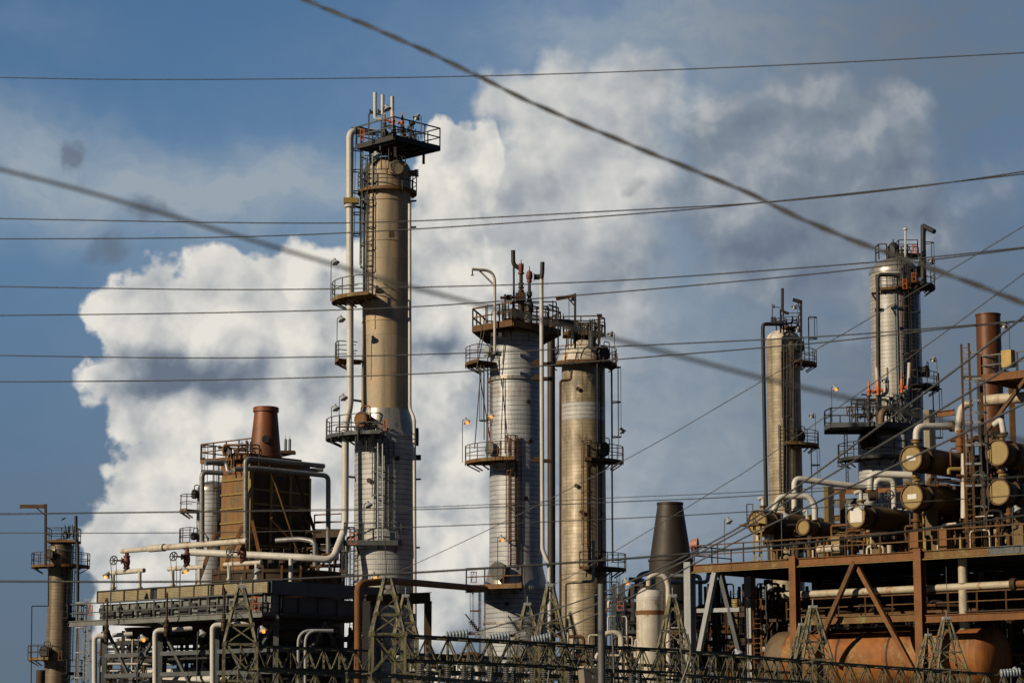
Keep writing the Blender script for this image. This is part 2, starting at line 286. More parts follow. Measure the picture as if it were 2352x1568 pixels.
# ------------------------------------------------------------------ mesh builder
Z = Vector((0, 0, 1))
class MB:
    def __init__(s): s.v = []; s.f = []; s.sm = []
    def add(s, vs, fs, smooth=False):
        k = len(s.v); s.v += [Vector(x) for x in vs]
        for f in fs: s.f.append(tuple(i + k for i in f)); s.sm.append(smooth)
        return s
    def box(s, c, hx, hy, hz, X=(1, 0, 0), Yv=(0, 1, 0)):
        c = Vector(c); X = Vector(X).normalized(); Yv = Vector(Yv).normalized(); W = X.cross(Yv).normalized()
        vs = [c + X * hx * a + Yv * hy * b + W * hz * d for a in (-1, 1) for b in (-1, 1) for d in (-1, 1)]
        return s.add(vs, [(0, 1, 3, 2), (4, 6, 7, 5), (0, 4, 5, 1), (2, 3, 7, 6), (0, 2, 6, 4), (1, 5, 7, 3)])
    def bar(s, p, q, w=.05, h=None):
        p = Vector(p); q = Vector(q); d = q - p; L = d.length
        if L < 1e-5: return s
        d /= L; h = h or w
        side = d.cross(Z)
        side = Vector((1, 0, 0)) if side.length < 1e-3 else side.normalized()
        return s.box((p + q) / 2, L / 2, w / 2, h / 2, d, side)
    def ibeam(s, p, q, w, h, t=.04):
        p = Vector(p); q = Vector(q); d = (q - p).normalized()
        side = d.cross(Z); side = Vector((1, 0, 0)) if side.length < 1e-3 else side.normalized()
        up = side.cross(d).normalized()
        c = (p + q) / 2; L = (q - p).length / 2
        s.box(c + up * (h / 2 - t / 2), L, w / 2, t / 2, d, side); s.box(c - up * (h / 2 - t / 2), L, w / 2, t / 2, d, side)
        return s.box(c, L, t / 2, h / 2 - t - .002, d, side)
    def tube(s, pts, r, n=10, cap=True):
        pts = [Vector(p) for p in pts]; m = len(pts)
        rs = r if hasattr(r, '__len__') else [r] * m
        d0 = (pts[1] - pts[0]).normalized()
        a = d0.cross(Z) if abs(d0.z) < .95 else d0.cross(Vector((1, 0, 0)))
        a.normalize(); vs = []
        for i in range(m):
            d = ((pts[i + 1] if i < m - 1 else pts[i]) - (pts[i - 1] if i else pts[i])).normalized()
            a = (a - d * a.dot(d)).normalized(); b = d.cross(a)
            for k in range(n):
                t = 2 * math.pi * k / n
                vs.append(pts[i] + (a * math.cos(t) + b * math.sin(t)) * rs[i])
        fs = [(i * n + k, i * n + (k + 1) % n, (i + 1) * n + (k + 1) % n, (i + 1) * n + k) for i in range(m - 1) for k in range(n)]
        s.add(vs, fs, n > 5)
        if cap:
            s.add(vs[:n], [tuple(range(n))[::-1]]); s.add(vs[-n:], [tuple(range(n))])
        return s
    def cyl(s, p, q, r, r2=None, n=16): return s.tube([p, q], [r, r if r2 is None else r2], n)
    def lathe(s, c, prof, n=40, cap=False):          # prof: (radius, z); sharp corners get their own vertices
        runs = [[prof[0]]]
        for i in range(1, len(prof)):
            runs[-1].append(prof[i])
            if i < len(prof) - 1:
                a = (prof[i][0] - prof[i - 1][0], prof[i][1] - prof[i - 1][1]); b = (prof[i + 1][0] - prof[i][0], prof[i + 1][1] - prof[i][1])
                la, lb = math.hypot(*a), math.hypot(*b)
                if la < 1e-6 or lb < 1e-6 or (a[0] * b[0] + a[1] * b[1]) / (la * lb) < .88: runs.append([prof[i]])
        for run in runs:
            vs = []
            for (r, z) in run:
                for k in range(n):
                    t = 2 * math.pi * k / n
                    vs.append((c[0] + r * math.cos(t), c[1] + r * math.sin(t), z))
            s.add(vs, [(i * n + k, i * n + (k + 1) % n, (i + 1) * n + (k + 1) % n, (i + 1) * n + k) for i in range(len(run) - 1) for k in range(n)], True)
        if cap: s.add(vs[-n:], [tuple(range(n))])
        return s
    def prism(s, poly, z0, z1):
        n = len(poly); vs = [(x, y, z0) for x, y in poly] + [(x, y, z1) for x, y in poly]
        return s.add(vs, [tuple(range(n))[::-1], tuple(range(n, 2 * n))] + [(i, (i + 1) % n, n + (i + 1) % n, n + i) for i in range(n)])
    def arc(s, c, r, z, a0, a1, w=.05, seg=None):
        seg = seg or max(3, int(abs(a1 - a0) / 12)); ps = [(c[0] + r * math.cos(R(a0 + (a1 - a0) * i / seg)), c[1] + r * math.sin(R(a0 + (a1 - a0) * i / seg)), z) for i in range(seg + 1)]
        return s.tube(ps, w / 2, 6)
    def sector(s, c, z0, z1, r0, r1, a0, a1):
        seg = max(4, int(abs(a1 - a0) / 9)); vs = []
        for i in range(seg + 1):
            t = R(a0 + (a1 - a0) * i / seg); x, y = math.cos(t), math.sin(t)
            for r, z in ((r0, z0), (r1, z0), (r1, z1), (r0, z1)): vs.append((c[0] + r * x, c[1] + r * y, z))
        fs = [(i * 4 + k, i * 4 + (k + 1) % 4, (i + 1) * 4 + (k + 1) % 4, (i + 1) * 4 + k) for i in range(seg) for k in range(4)]
        if abs(a1 - a0) < 359.9: fs += [(0, 1, 2, 3), tuple(seg * 4 + k for k in (3, 2, 1, 0))]
        return s.add(vs, fs)
ORG = {}
def part(mb, name, m, parent, label=None):
    me = bpy.data.meshes.new(name); o = bpy.data.objects.new(name, me); col.objects.link(o)
    og = ORG[parent.name] if parent else Vector((0, 0, 0))
    me.from_pydata([tuple(v - og) for v in mb.v], [], mb.f)
    me.polygons.foreach_set('use_smooth', mb.sm); me.update()
    me.materials.append(MATS[m]); o.parent = parent
    ORG[o.name] = og
    if label: o['label'] = label
    return o
def root(name, label, cat, loc, group=None):
    o = bpy.data.objects.new(name, None); col.objects.link(o); o.empty_display_size = .3
    o.location = loc; ORG[o.name] = Vector(loc)
    o['label'] = label; o['category'] = cat
    if group: o['group'] = group
    return o
def solo(mb, name, label, cat, m, group=None, kind=None):
    x = [v.x for v in mb.v]; y = [v.y for v in mb.v]; z = min(v.z for v in mb.v)
    og = Vector(((min(x) + max(x)) / 2, (min(y) + max(y)) / 2, z))
    me = bpy.data.meshes.new(name); o = bpy.data.objects.new(name, me); col.objects.link(o)
    me.from_pydata([tuple(v - og) for v in mb.v], [], mb.f)
    me.polygons.foreach_set('use_smooth', mb.sm); me.update(); me.materials.append(MATS[m])
    o.location = og; ORG[o.name] = og
    if kind: o['kind'] = kind
    if label: o['label'] = label
    if cat: o['category'] = cat
    if group: o['group'] = group
    return o
def fillet(pts, rad, seg=6):
    pts = [Vector(p) for p in pts]; out = [pts[0]]
    for i in range(1, len(pts) - 1):
        a, b, c = pts[i - 1], pts[i], pts[i + 1]
        d1 = (a - b); d2 = (c - b); l = min(rad, d1.length * .49, d2.length * .49)
        d1.normalize(); d2.normalize()
        p, q = b + d1 * l, b + d2 * l
        for k in range(seg + 1):
            t = k / seg; out.append(p * (1 - t) ** 2 + b * 2 * t * (1 - t) + q * t * t)
    out.append(pts[-1]); return out
def flange(mb, p, d, r, th=.06, n=16):
    p = Vector(p); d = Vector(d).normalized()
    mb.cyl(p - d * th, p - d * .008, r, n=n); mb.cyl(p + d * .008, p + d * th, r, n=n)
# ------------------------------------------------------------------ plant grid directions
GA = Vector((-.74, .67, 0)).normalized(); GB = Vector((.67, .74, 0)).normalized(); GD = -GA
# ------------------------------------------------------------------ ground
g = MB(); g.add([(-3000, -500, 0), (3000, -500, 0), (3000, 6000, 0), (-3000, 6000, 0)], [(0, 1, 2, 3)])
solo(g, 'ground', None, None, 'gravel_ground', kind='structure')
# ------------------------------------------------------------------ generic pieces
def rails_path(mb, pts, z, hgt=1.07, w=.055, post=1.2, mids=(.5,), closed=False):
    ps = [Vector((p[0], p[1], z)) for p in pts]
    if closed: ps.append(ps[0])
    acc = 0; last = None
    for i in range(len(ps) - 1):
        a, b = ps[i], ps[i + 1]
        up = Vector((0, 0, hgt)); mb.bar(a + up, b + up, w)
        for m_ in mids: mb.bar(a + Z * hgt * m_, b + Z * hgt * m_, w * .9)
        L = (b - a).length; k = max(1, round(L / post)) if L > post * .6 else 0
        if k == 0:
            acc += L
            if acc > post or i == 0: mb.bar(a - Z * .12, a + up, w * 1.1); acc = 0
        else:
            for j in range(k + 1): mb.bar(a + (b - a) * j / k - Z * .12, a + (b - a) * j / k + up, w * 1.1)
    mb.bar(ps[-1] - Z * .12, ps[-1] + Z * hgt, w * 1.1)
def deck_path(root_, poly, z, m, rm, edges=None, hgt=1.07, th=.22, w=.055, brackets=None, slab=.05):
    """polygonal platform: poly = plan corners; edges = list of index runs that carry rails"""
    d = MB(); d.prism(poly, z - slab, z)
    n = len(poly); cx = sum(p[0] for p in poly) / n; cy = sum(p[1] for p in poly) / n
    for i in range(n):
        a, b = Vector((*poly[i], 0)), Vector((*poly[(i + 1) % n], 0))
        nn = (b - a).cross(Z).normalized(); mid = (a + b) / 2
        if nn.dot(mid - Vector((cx, cy, 0))) < 0: nn = -nn
        o_ = nn * .03
        d.bar(a + o_ + Z * (z - th / 2 + .04), b + o_ + Z * (z - th / 2 + .04), .05, th)
    for (p, q) in (brackets or []): d.bar(p, q, .1)
    po = part(d, 'platform', m, root_)
    r_ = MB()
    for run in (edges or [list(range(n)) + [0]]): rails_path(r_, [poly[i % n] for i in run], z, hgt, w)
    part(r_, 'railing', rm, po)
    return po
class Tower:
    def __init__(s, name, label, cat, u, vref, Y, group=None):
        c = P(u, vref, Y); s.x, s.y, s.Y, s.u = c.x, c.y, Y, u; s.k = S(Y)
        s.c = (s.x, s.y); s.root = root(name, label, cat, (s.x, s.y, 0), group)
    def z(s, v): return zv(v, s.Y)
    def pt(s, ang, rU, v): return Vector((s.x + math.cos(R(ang)) * rU * s.k, s.y + math.sin(R(ang)) * rU * s.k, s.z(v)))
    def shell(s, prof, m, name='shell', cap=False, n=44):
        b = MB(); b.lathe(s.c, [(r * s.k, s.z(v) if v is not None else -.3) for v, r in prof], n, cap)
        return part(b, name, m, s.root)
    def dome(s, vtop, vsh, rU, m, name='dome', lip=1.0):
        b = MB(); zt, zs = s.z(vtop), s.z(vsh); pr = []
        pr.append(((rU + lip) * s.k, zs - .12)); pr.append(((rU + lip) * s.k, zs))
        for i in range(11):
            t = math.pi / 2 * i / 10; pr.append((max(.01, rU * s.k * math.cos(t)), zs + (zt - zs) * math.sin(t)))
        b.lathe(s.c, pr, 44); return part(b, name, m, s.root)
    def ring(s, v, rU, h=.12, m='grey_steel', name='stiffening_ring'):
        b = MB(); b.sector(s.c, s.z(v) - h / 2, s.z(v) + h / 2, rU * s.k - .25, rU * s.k, 0, 360); return part(b, name, m, s.root)
    def plat(s, v, r0, r1, a0, a1, m='grey_steel', rm=None, hgt=1.07, th=.2, c=None, slab=.06, br=3):
        cc = c or s.c; z = s.z(v); k = s.k; d = MB()
        d.sector(cc, z - slab, z, r0 * k, r1 * k - .03, a0, a1)
        d.sector(cc, z - th + .04, z + .06, r1 * k - .025, r1 * k + .03, a0, a1)
        for i in range(br + 1):
            a = a0 + (a1 - a0) * (i + .5) / (br + 1); ca, sa = math.cos(R(a)), math.sin(R(a))
            d.bar((cc[0] + ca * r1 * k * .97, cc[1] + sa * r1 * k * .97, z - .16), (cc[0] + ca * (r0 * k * .6 + r1 * k * .4), cc[1] + sa * (r0 * k * .6 + r1 * k * .4), z - .16 - min(.45, (r1 - r0) * k * .35)), .08)
            d.bar((cc[0] + ca * r1 * k * .97, cc[1] + sa * r1 * k * .97, z - .13), (cc[0] + ca * r0 * k, cc[1] + sa * r0 * k, z - .13), .09)
        po = part(d, 'platform', m, s.root)
        rl = MB(); rr = r1 * k
        for h in (hgt, hgt * .5): rl.arc(cc, rr, z + h, a0, a1, .06)
        L = R(abs(a1 - a0)) * rr; nn = max(2, round(L / .95))
        for i in range(nn + 1):
            a = R(a0 + (a1 - a0) * i / nn); x, y = cc[0] + rr * math.cos(a), cc[1] + rr * math.sin(a)
            rl.bar((x, y, z - .15), (x, y, z + hgt), .06)
        if abs(a1 - a0) < 355:
            for a in (a0, a1):
                for h in (hgt, hgt * .5): rl.bar((cc[0] + rr * math.cos(R(a)), cc[1] + rr * math.sin(R(a)), z + h), (cc[0] + (r0 * k + .35) * math.cos(R(a)), cc[1] + (r0 * k + .35) * math.sin(R(a)), z + h), .05)
        part(rl, 'railing', rm or m, po); return po
    def ladder(s, ang, rU, v0, v1, m='grey_steel', cage=True, cm=None, width=.5, hoop=1.4):
        """v0 top row, v1 bottom row"""
        b = MB(); e = Vector((math.cos(R(ang)), math.sin(R(ang)), 0)); t = Vector((-e.y, e.x, 0))
        base = Vector((s.x, s.y, 0)) + e * rU * s.k; z1, z0 = s.z(v0), s.z(v1) if v1 else 0
        ladder_mesh(b, base, e, t, z0, z1, width)
        o = part(b, 'ladder', m, s.root)
        if cage:
            c_ = MB(); cage_mesh(c_, base, e, t, z0 + 1.8, z1, hoop); part(c_, 'safety_cage', cm or m, o)
        return o
    def manway(s, ang, rU, v, rr, m='dark_steel', out=.45, bolts=20, davit=True):
        b = MB(); e = Vector((math.cos(R(ang)), math.sin(R(ang)), 0)); t = Vector((-e.y, e.x, 0))
        c = Vector((s.x, s.y, s.z(v))) + e * (rU * s.k - .05); r = rr * s.k
        b.cyl(c, c + e * out, r * .82, n=24); b.cyl(c + e * out, c + e * (out + .07), r, n=28); b.cyl(c + e * (out + .078), c + e * (out + .15), r, n=28)
        for i in range(bolts):
            a = 2 * math.pi * i / bolts; q = c + t * math.cos(a) * r * .9 + Z * math.sin(a) * r * .9
            b.cyl(q + e * (out - .03), q + e * (out + .21), .025, n=6)
        o = part(b, 'manway', m, s.root)
        if davit:
            d = MB(); q = c + e * (out + .1); d.tube(fillet([c + t * (r + .14), q - e * .1 + t * (r + .14), q - e * .1 + t * (r + .14) + Z * (r + .3), q + Z * (r + .3), q + Z * r * .9], .16), .035, 8)
            part(d, 'davit_arm', m, o)
        return o
def ladder_mesh(b, base, e, t, z0, z1, width=.5, w=.06):
    for sgn in (-1, 1):
        q = base + t * width / 2 * sgn; b.bar((q.x, q.y, z0), (q.x, q.y, z1), w)
    z = z0 + .15
    while z < z1:
        b.bar(base + t * width / 2 + Z * z, base - t * width / 2 + Z * z, .03); z += .3
def cage_mesh(c_, base, e, t, z0, z1, hoop=1.4, r=.38, w=.045):
    pts = []
    for i in range(9):
        a = math.pi * i / 8; pts.append(base + t * r * math.cos(a) + e * (r * 1.7 * math.sin(a) + .02))
    n = max(1, round((z1 - z0) / hoop))
    for k in range(n + 1):
        z = z0 + (z1 - z0) * k / n
        for i in range(8): c_.bar(pts[i] + Z * z, pts[i + 1] + Z * z, w, .07)
    for i in (0, 2, 4, 6, 8): c_.bar(pts[i] + Z * z0, pts[i] + Z * z1, w * .8)
def pipe(name, label, pts, rU, m, bend=3.0, fl=(), group=None, cat='pipe', n=14, flm=None, bands=0, bm='pipe_band', rootonly=False):
    """pts: (u, v, Y); one thing: pipe_run with its flanges as parts"""
    ps = [P(*p) for p in pts]; k = S(pts[0][2]); r = rU * k
    path = fillet(ps, r * bend) if len(ps) > 2 else ps
    b = MB(); b.tube(path, r, n)
    if bands:
        L = 0
        for i in range(len(path) - 1):
            a, c = path[i], path[i + 1]; d = (c - a); l = d.length
            if l < 1e-4: continue
            d.normalize(); s_ = bands - L % bands
            while s_ < l: q = a + d * s_; b.cyl(q - d * .02, q + d * .02, r * 1.05, n=n); s_ += bands
            L += l
    if not fl: return solo(b, name, label, cat, m, group)
    lo = min(ps, key=lambda p: p.z)
    rt = root(name, label, cat, lo, group); part(b, 'pipe_run', m, rt)
    for (i, t) in fl:
        f = MB(); a, c = ps[i], ps[i + 1]; flange(f, a + (c - a) * t, c - a, r * 1.55, max(.05, r * .35)); part(f, 'flange', flm or m, rt)
    return rt
def lamp(u, v, Y, L, label, lit=False, face=1, style='bell', pole='grey_steel', group='floodlights on thin poles'):
    """floodlight: head at (u,v), pole of length L (U) to the side away from face"""
    k = S(Y); h = P(u, v, Y); base = h - Z * L * k + Vector((-face * .22, 0, 0))
    rt = root('floodlight', label, 'lamp', base, group)
    b = MB(); top = h + Vector((-face * .22, 0, .12))
    b.tube(fillet([base, top, h + Vector((0, 0, .14))], .12), .028, 6); part(b, 'pole', pole, rt)
    hd = MB(); a = Vector((face * .45, -.25, -1)).normalized() if style != 'jelly' else Vector((face * .3, -.1, -1)).normalized()
    c = h + Vector((0, 0, .12))
    hd.tube([c - a * .10, c + a * .02, c + a * .04, c + a * .20], [.09, .11, .15, .24] if style == 'bell' else [.10, .14, .15, .15], 14, cap=False)
    hd.cyl(c - a * .12, c - a * .02, .10, n=12)
    part(hd, 'lamp_shade', 'lamp_grey', rt)
    g_ = MB(); g_.tube([c + a * .08, c + a * .2, c + a * .29, c + a * .33], [.10, .105, .08, .03], 12)
    part(g_, 'bulb_glass', 'lamp_lit' if lit else 'lamp_glass', rt)
    return rt
def relief(name, label, u, v0, v1, Y, m='orange_valve', group='spring relief valves', side=1, rU=4.2):
    """relief valve: tip at v0, inlet flange at v1"""
    zt, zb = zv(v0, Y), zv(v1, Y); c = P(u, v1, Y); k = S(Y); r = rU * k; H = zt - zb
    rt = root(name, label, 'valve', (c.x, c.y, zb), group)
    b = MB(); pr = [(r * 1.0, 0), (r * 1.0, .1), (r * .75, .11), (r * .95, .2), (r * 1.25, .28), (r * 1.25, .36), (r * .8, .38), (r * .72, .62), (r * .42, .74), (r * .36, .9), (r * .15, 1.0)]
    b.lathe(c, [(a, zb + H * t) for a, t in pr], 14, True)
    part(b, 'valve_body', m, rt)
    o = MB(); q = Vector((c.x, c.y, zb + H * .26)); o.cyl(q, q + Vector((side * r * 2.2, 0, 0)), r * .75, n=12); o.cyl(q + Vector((side * r * 2.0, 0, 0)), q + Vector((side * r * 2.5, 0, 0)), r * 1.2, n=12)
    part(o, 'outlet', m, rt)
    f = MB(); f.cyl((c.x, c.y, zb - .06), (c.x, c.y, zb), r * 1.4, n=14); part(f, 'inlet_flange', 'dark_steel', rt)
    return rt
def wheel(mb, c, ax, r, w=.03, spokes=5):
    ax = Vector(ax).normalized(); a = ax.cross(Z); a = Vector((1, 0, 0)) if a.length < .1 else a.normalized(); b = ax.cross(a)
    ps = [Vector(c) + (a * math.cos(2 * math.pi * i / 20) + b * math.sin(2 * math.pi * i / 20)) * r for i in range(21)]
    mb.tube(ps, w, 6, cap=False)
    for i in range(spokes):
        t = 2 * math.pi * i / spokes; mb.bar(c, Vector(c) + (a * math.cos(t) + b * math.sin(t)) * r, w * 1.3)
    mb.cyl(Vector(c) - ax * .06, Vector(c) + ax * .06, w * 2.2, n=8)
def valve_stack(name, label, u, vlist, Y, m='black_steel', group=None, hw=None):
    """vertical spool made of bulbs and flanges: vlist = [(v, rU)...] from top to bottom"""
    c = P(u, vlist[-1][0], Y); k = S(Y); rt = root(name, label, 'valve', c, group)
    b = MB(); b.lathe(c, [(r * k, zv(v, Y)) for v, r in vlist[::-1]], 16, True); part(b, 'valve_body', m, rt)
    if hw:
        w = MB(); q = P(hw[0], hw[1], Y); ax = Vector((1, 0, 0)); wheel(w, q, Vector((1, -1, 0)), hw[2] * k, .02)
        w.cyl(q, Vector((c.x, c.y, q.z)), .03, n=8); part(w, 'handwheel', hw[3] if len(hw) > 3 else 'black_steel', rt)
    return rt
def ext(p, L):                            # column foot down to the ground
    return Vector((p[0], p[1], -.2))
# ================================================================== TOWER 1: tall tan and silver column
T = Tower('distillation_tower', 'tallest column, tan upper shell above a wider silver banded base', 'tower', 885.5, 900, 145)
T1 = T
T.shell([(None, 70.5), (1008, 70.5)], 'silver_shell', 'lower_shell')
T.shell([(1008, 74), (1000, 74), (1000, 70), (943, 57.5)], 'dome_metal', 'cone')
T.shell([(944, 57), (940, 57), (940, 56), (470, 56), (468, 57.5), (462, 57.5), (462, 56), (395, 56)], 'tan_shell', 'upper_shell')
T.dome(362, 396, 56, 'tan_shell')
T.plat(443, 56, 69, 150, 395, 'rust_deck', 'grey_steel', th=.16)
T.plat(692, 56, 127, 168, 254, 'rust_deck', 'grey_steel', br=5)
T.plat(1006, 66, 137, 165, 268, 'grey_steel', br=5)
T.plat(830, 58, 118, 172, 205, 'rust_deck', 'grey_steel', br=2)
po = deck_path(T.root, [(T.x - 87 * T.k, T.y - 82 * T.k), (T.x + 41 * T.k, T.y - 82 * T.k), (T.x + 41 * T.k, T.y - 60 * T.k), (T.x - 87 * T.k, T.y - 60 * T.k)], T.z(1248), 'grey_steel', 'grey_steel',
    edges=[[3, 0, 1, 2]], th=.3, brackets=[((T.x + a * T.k, T.y - 78 * T.k, T.z(1252)), (T.x + a * T.k * .9, T.y - 62 * T.k, T.z(1275))) for a in (-60, -10, 32)])
T.ladder(228, 57, 372, 690, 'grey_steel', True, hoop=1.5)
T.ladder(214, 62, 372, 500, 'grey_steel', False)
T.ladder(196, 62, 300, 610, 'grey_steel', True, hoop=1.3)
T.ladder(262, 74, 985, 1215, 'grey_steel', True, hoop=1.5)
T.ladder(284, 73, 1012, 1222, 'grey_steel', False, width=.35)
T.ladder(207, 80, 1215, 1500, 'grey_steel', True, 'grey_steel', hoop=1.3)
T.manway(289, 56, 401, 17, 'tan_shell', out=.5)
T.manway(232, 62, 972, 19, 'rust_orange', out=.55)
T.manway(352, 57, 400, 9, 'tan_shell', out=.3, bolts=10, davit=False)
b = MB(); q = T.pt(0, 66, 1003); b.cyl(q, q + Vector((.3, 0, 0)), .55, n=20); q = T.pt(2, 70, 1050); b.cyl(q, q + Vector((.35, 0, 0)), .17, n=12)
part(b, 'nozzle', 'black_steel', T.root)
for v, a in ((460, 10), (520, 12), (1100, 2), (1258, 350)):
    b = MB(); q = T.pt(a, 56 if v < 900 else 70, v); b.bar(q, q + Vector((.35, -.1, 0)), .1); part(b, 'pipe_support', 'grey_steel', T.root)
for v in (480, 922, 1098): b = MB(); b.bar(T.pt(185, 55, v), T.pt(185, 84, v) + Vector((0, -.8, 0)), .12, .12); part(b, 'pipe_support', 'grey_steel', T.root)
# top square platform held on stub columns above the head
zt = T.z(346); c0 = P(904, 346, 141.2)
fx = Vector((-.72, .69, 0)); fy = Vector((.69, .72, 0))
q0 = Vector((c0.x, c0.y, 0)); A_ = q0 + fx * 2.5; B_ = q0 + fy * 3.9; C_ = B_ + fx * 3.2; D_ = q0 + fx * 3.4 + fy * .1
poly = [(q0.x, q0.y), (B_.x, B_.y), (C_.x, C_.y), (D_.x, D_.y)]
po = deck_path(T.root, poly, zt, 'dark_steel', 'grey_steel', th=.3, w=.07, hgt=1.15)
b = MB()
for (a, w_) in ((.5, .6), (.5, 3.0), (2.8, .7), (2.8, 3.0)):
    q = q0 + fx * a + fy * w_; b.bar((q.x, q.y, zt - .3), (q.x, q.y, T.z(388)), .16)
for w_ in (.3, 1.2, 2.1, 3.0, 3.6): b.bar(q0 + fy * w_ + Z * (zt - .22) + fx * .1, q0 + fy * w_ + fx * 3.2 + Z * (zt - .22), .12, .28)
part(b, 'support_frame', 'dark_steel', T.root)
# vents and relief valves on the top deck
for (u, v0, vb, ue, lab) in ((861.5, 213, 273, 876, 'white vent pipe at the far left of the tallest column top, tallest of the three'), (879, 218, 262, 884, 'white vent pipe in the middle of the three on the tallest column'), (901, 222, 270, 903, 'white vent pipe nearest the orange valves on the tallest column')):
    b = MB(); pp = [P(u, v0, 144), P(u, vb, 144), P(ue, vb + 2, 144)]
    b.tube(fillet(pp, .35), 4.6 * S(144), 14, cap=False); rt = solo(b, 'vent_pipe', lab, 'pipe', 'white_paint', 'white vent pipes on the tallest column')
relief('relief_valve', 'pink relief valve between two white vents on the tallest column', 883, 256, 283, 144, 'pink_valve', rU=4)
relief('relief_valve', 'orange pointed relief valve left of its twin on the tallest column', 903, 254, 289, 143.8, side=-1)
relief('relief_valve', 'orange pointed relief valve standing furthest right on the tallest column', 924, 258, 291, 143.5, side=-1)
for u, v, lab in ((883, 284, 'below the pink relief valve'), (904, 290, 'below the left orange relief valve'), (926, 292, 'below the right orange relief valve')):
    valve_stack('gate_valve', 'black stacked valve and spool ' + lab + ' on tall column deck', u, [(v, 3), (v + 6, 3), (v + 7, 6), (v + 10, 6), (v + 11, 4), (v + 17, 7), (v + 24, 8), (v + 28, 5), (v + 31, 9), (v + 34, 9), (v + 38, 7), (v + 47, 11), (344, 11)], 143.6, 'black_steel', 'black valves on the tallest column deck', (u + 12, v + 8, 5))
b = MB(); c = P(912, 332, 143.6); b.cyl(P(876, 330, 143.6), P(958, 330, 143.6), .28, n=16); b.cyl(P(950, 330, 143.6), P(954, 330, 143.6), .42); b.cyl(P(893, 330, 143.6), P(896, 330, 143.6), .42)
solo(b, 'manifold_pipe', 'black horizontal manifold under the relief valves of the tallest column', 'pipe', 'black_steel')
b = MB(); b.tube(fillet([P(847, 300, 144), P(847, 259, 144), P(880, 264, 144)], .2), .05, 6)
for u in (850, 859, 869): b.tube([P(u, 251, 144), P(u, 262, 144)], .05, 6); b.cyl(P(u + 1, 257, 144), P(u + 6, 257, 144), .08, n=8)
solo(b, 'instrument_tubing', 'thin dark tubing with small taps left of the white vents', 'tubing', 'dark_steel')
b = MB(); b.tube([P(945, 348, 143), P(945, 286, 143)], .06, 6); b.cyl(P(941, 286, 143), P(953, 282, 143), .12, n=8); b.cyl(P(949, 276, 143), P(949, 296, 143), .05, n=6); b.cyl(P(936, 294, 143), P(945, 289, 143), .07)
solo(b, 'sample_station', 'small dark instrument post right of the orange relief valves', 'instrument', 'dark_steel')
# overhead riser on the left, wraps over the top and drops the height of the column
rt = pipe('riser_pipe', 'long white overhead line down the left of the tallest column', [(860, 304, 145.5), (803, 300, 144.2), (804.5, 930, 143.6), (793.5, 975, 143.4), (792.5, 1212, 143.2), (764, 1286, 142.2), (700, 1280, 142), (432, 1267, 145)], 8.2, 'white_paint', 2.6,
     fl=[(1, .28)], bands=0)
b = MB(); b.box(P(803, 462, 144) + Vector((.1, 0, 0)), .45, .3, .16); part(b, 'pipe_clamp', 'cover_tan', rt)
pipe('drain_pipe', 'thin white pipe down the right edge of the tallest column', [(941, 468, 143.5), (941.5, 938, 143.5), (951.5, 962, 143.2), (953.5, 1450, 143.2)], 4, 'white_paint', 2)
lamp(959, 271, 142.5, 50, 'grey floodlight right of the orange relief valves on tall column', face=-1)
lamp(888, 250, 143, 95, 'pale floodlight in front of the middle white vent', face=1)
lamp(864, 357, 141.5, 78, 'white bell floodlight in front of the tan dome', face=1, pole='lamp_grey')
lamp(769, 603, 142, 92, 'grey floodlight above the left mid platform of tallest column', face=1)
lamp(783, 734, 142.5, 92, 'grey floodlight above the small left platform of tallest column', face=1)
lamp(788, 914, 141, 92, 'higher floodlight over the curved platform at the cone', face=1)
lamp(770, 938, 140.5, 76, 'lower floodlight over the curved platform at the cone', face=1)
lamp(845, 1160, 141, 92, 'pale floodlight over the lowest platform of tallest column', face=1)
b = MB()
for u in (868, 879): b.tube([P(u, 1015, 142.2), P(u, 1240, 142)], .05, 6)
solo(b, 'conduit', 'pair of thin conduits down the silver base of tallest column', 'conduit', 'lamp_grey')
def safety_gate(u, v, Y, label, w=9, h=26, m='orange_valve'):
    k = S(Y); c = P(u, v, Y); b = MB(); W = w * k / 2; H = h * k / 2
    for sx in (-W, W): b.bar(c + Vector((sx, 0, -H)), c + Vector((sx, 0, H)), .05)
    for sz in (-H, 0, H): b.bar(c + Vector((-W - .04, 0, sz)), c + Vector((W + .04, 0, sz)), .045)
    b.bar(c + Vector((-W, .05, -H)), c + Vector((0, .05, H)), .04)
    solo(b, 'safety_gate', label, 'gate', m, 'orange ladder safety gates')
safety_gate(832, 310, 142, 'orange safety gate at the top platform ladder of tallest column')
safety_gate(884, 976, 141.3, 'orange safety gate at the cone platform of tallest column', 6, 24)
safety_gate(812, 1236, 141.3, 'orange safety gate at the lowest platform of tallest column', 12, 26)
b = MB(); q = P(900, 537, 141.6); b.box(q, .16, .05, .22); solo(b, 'inspection_plate', 'small dark rust plate on the tan shell', 'plate', 'rust_dark')
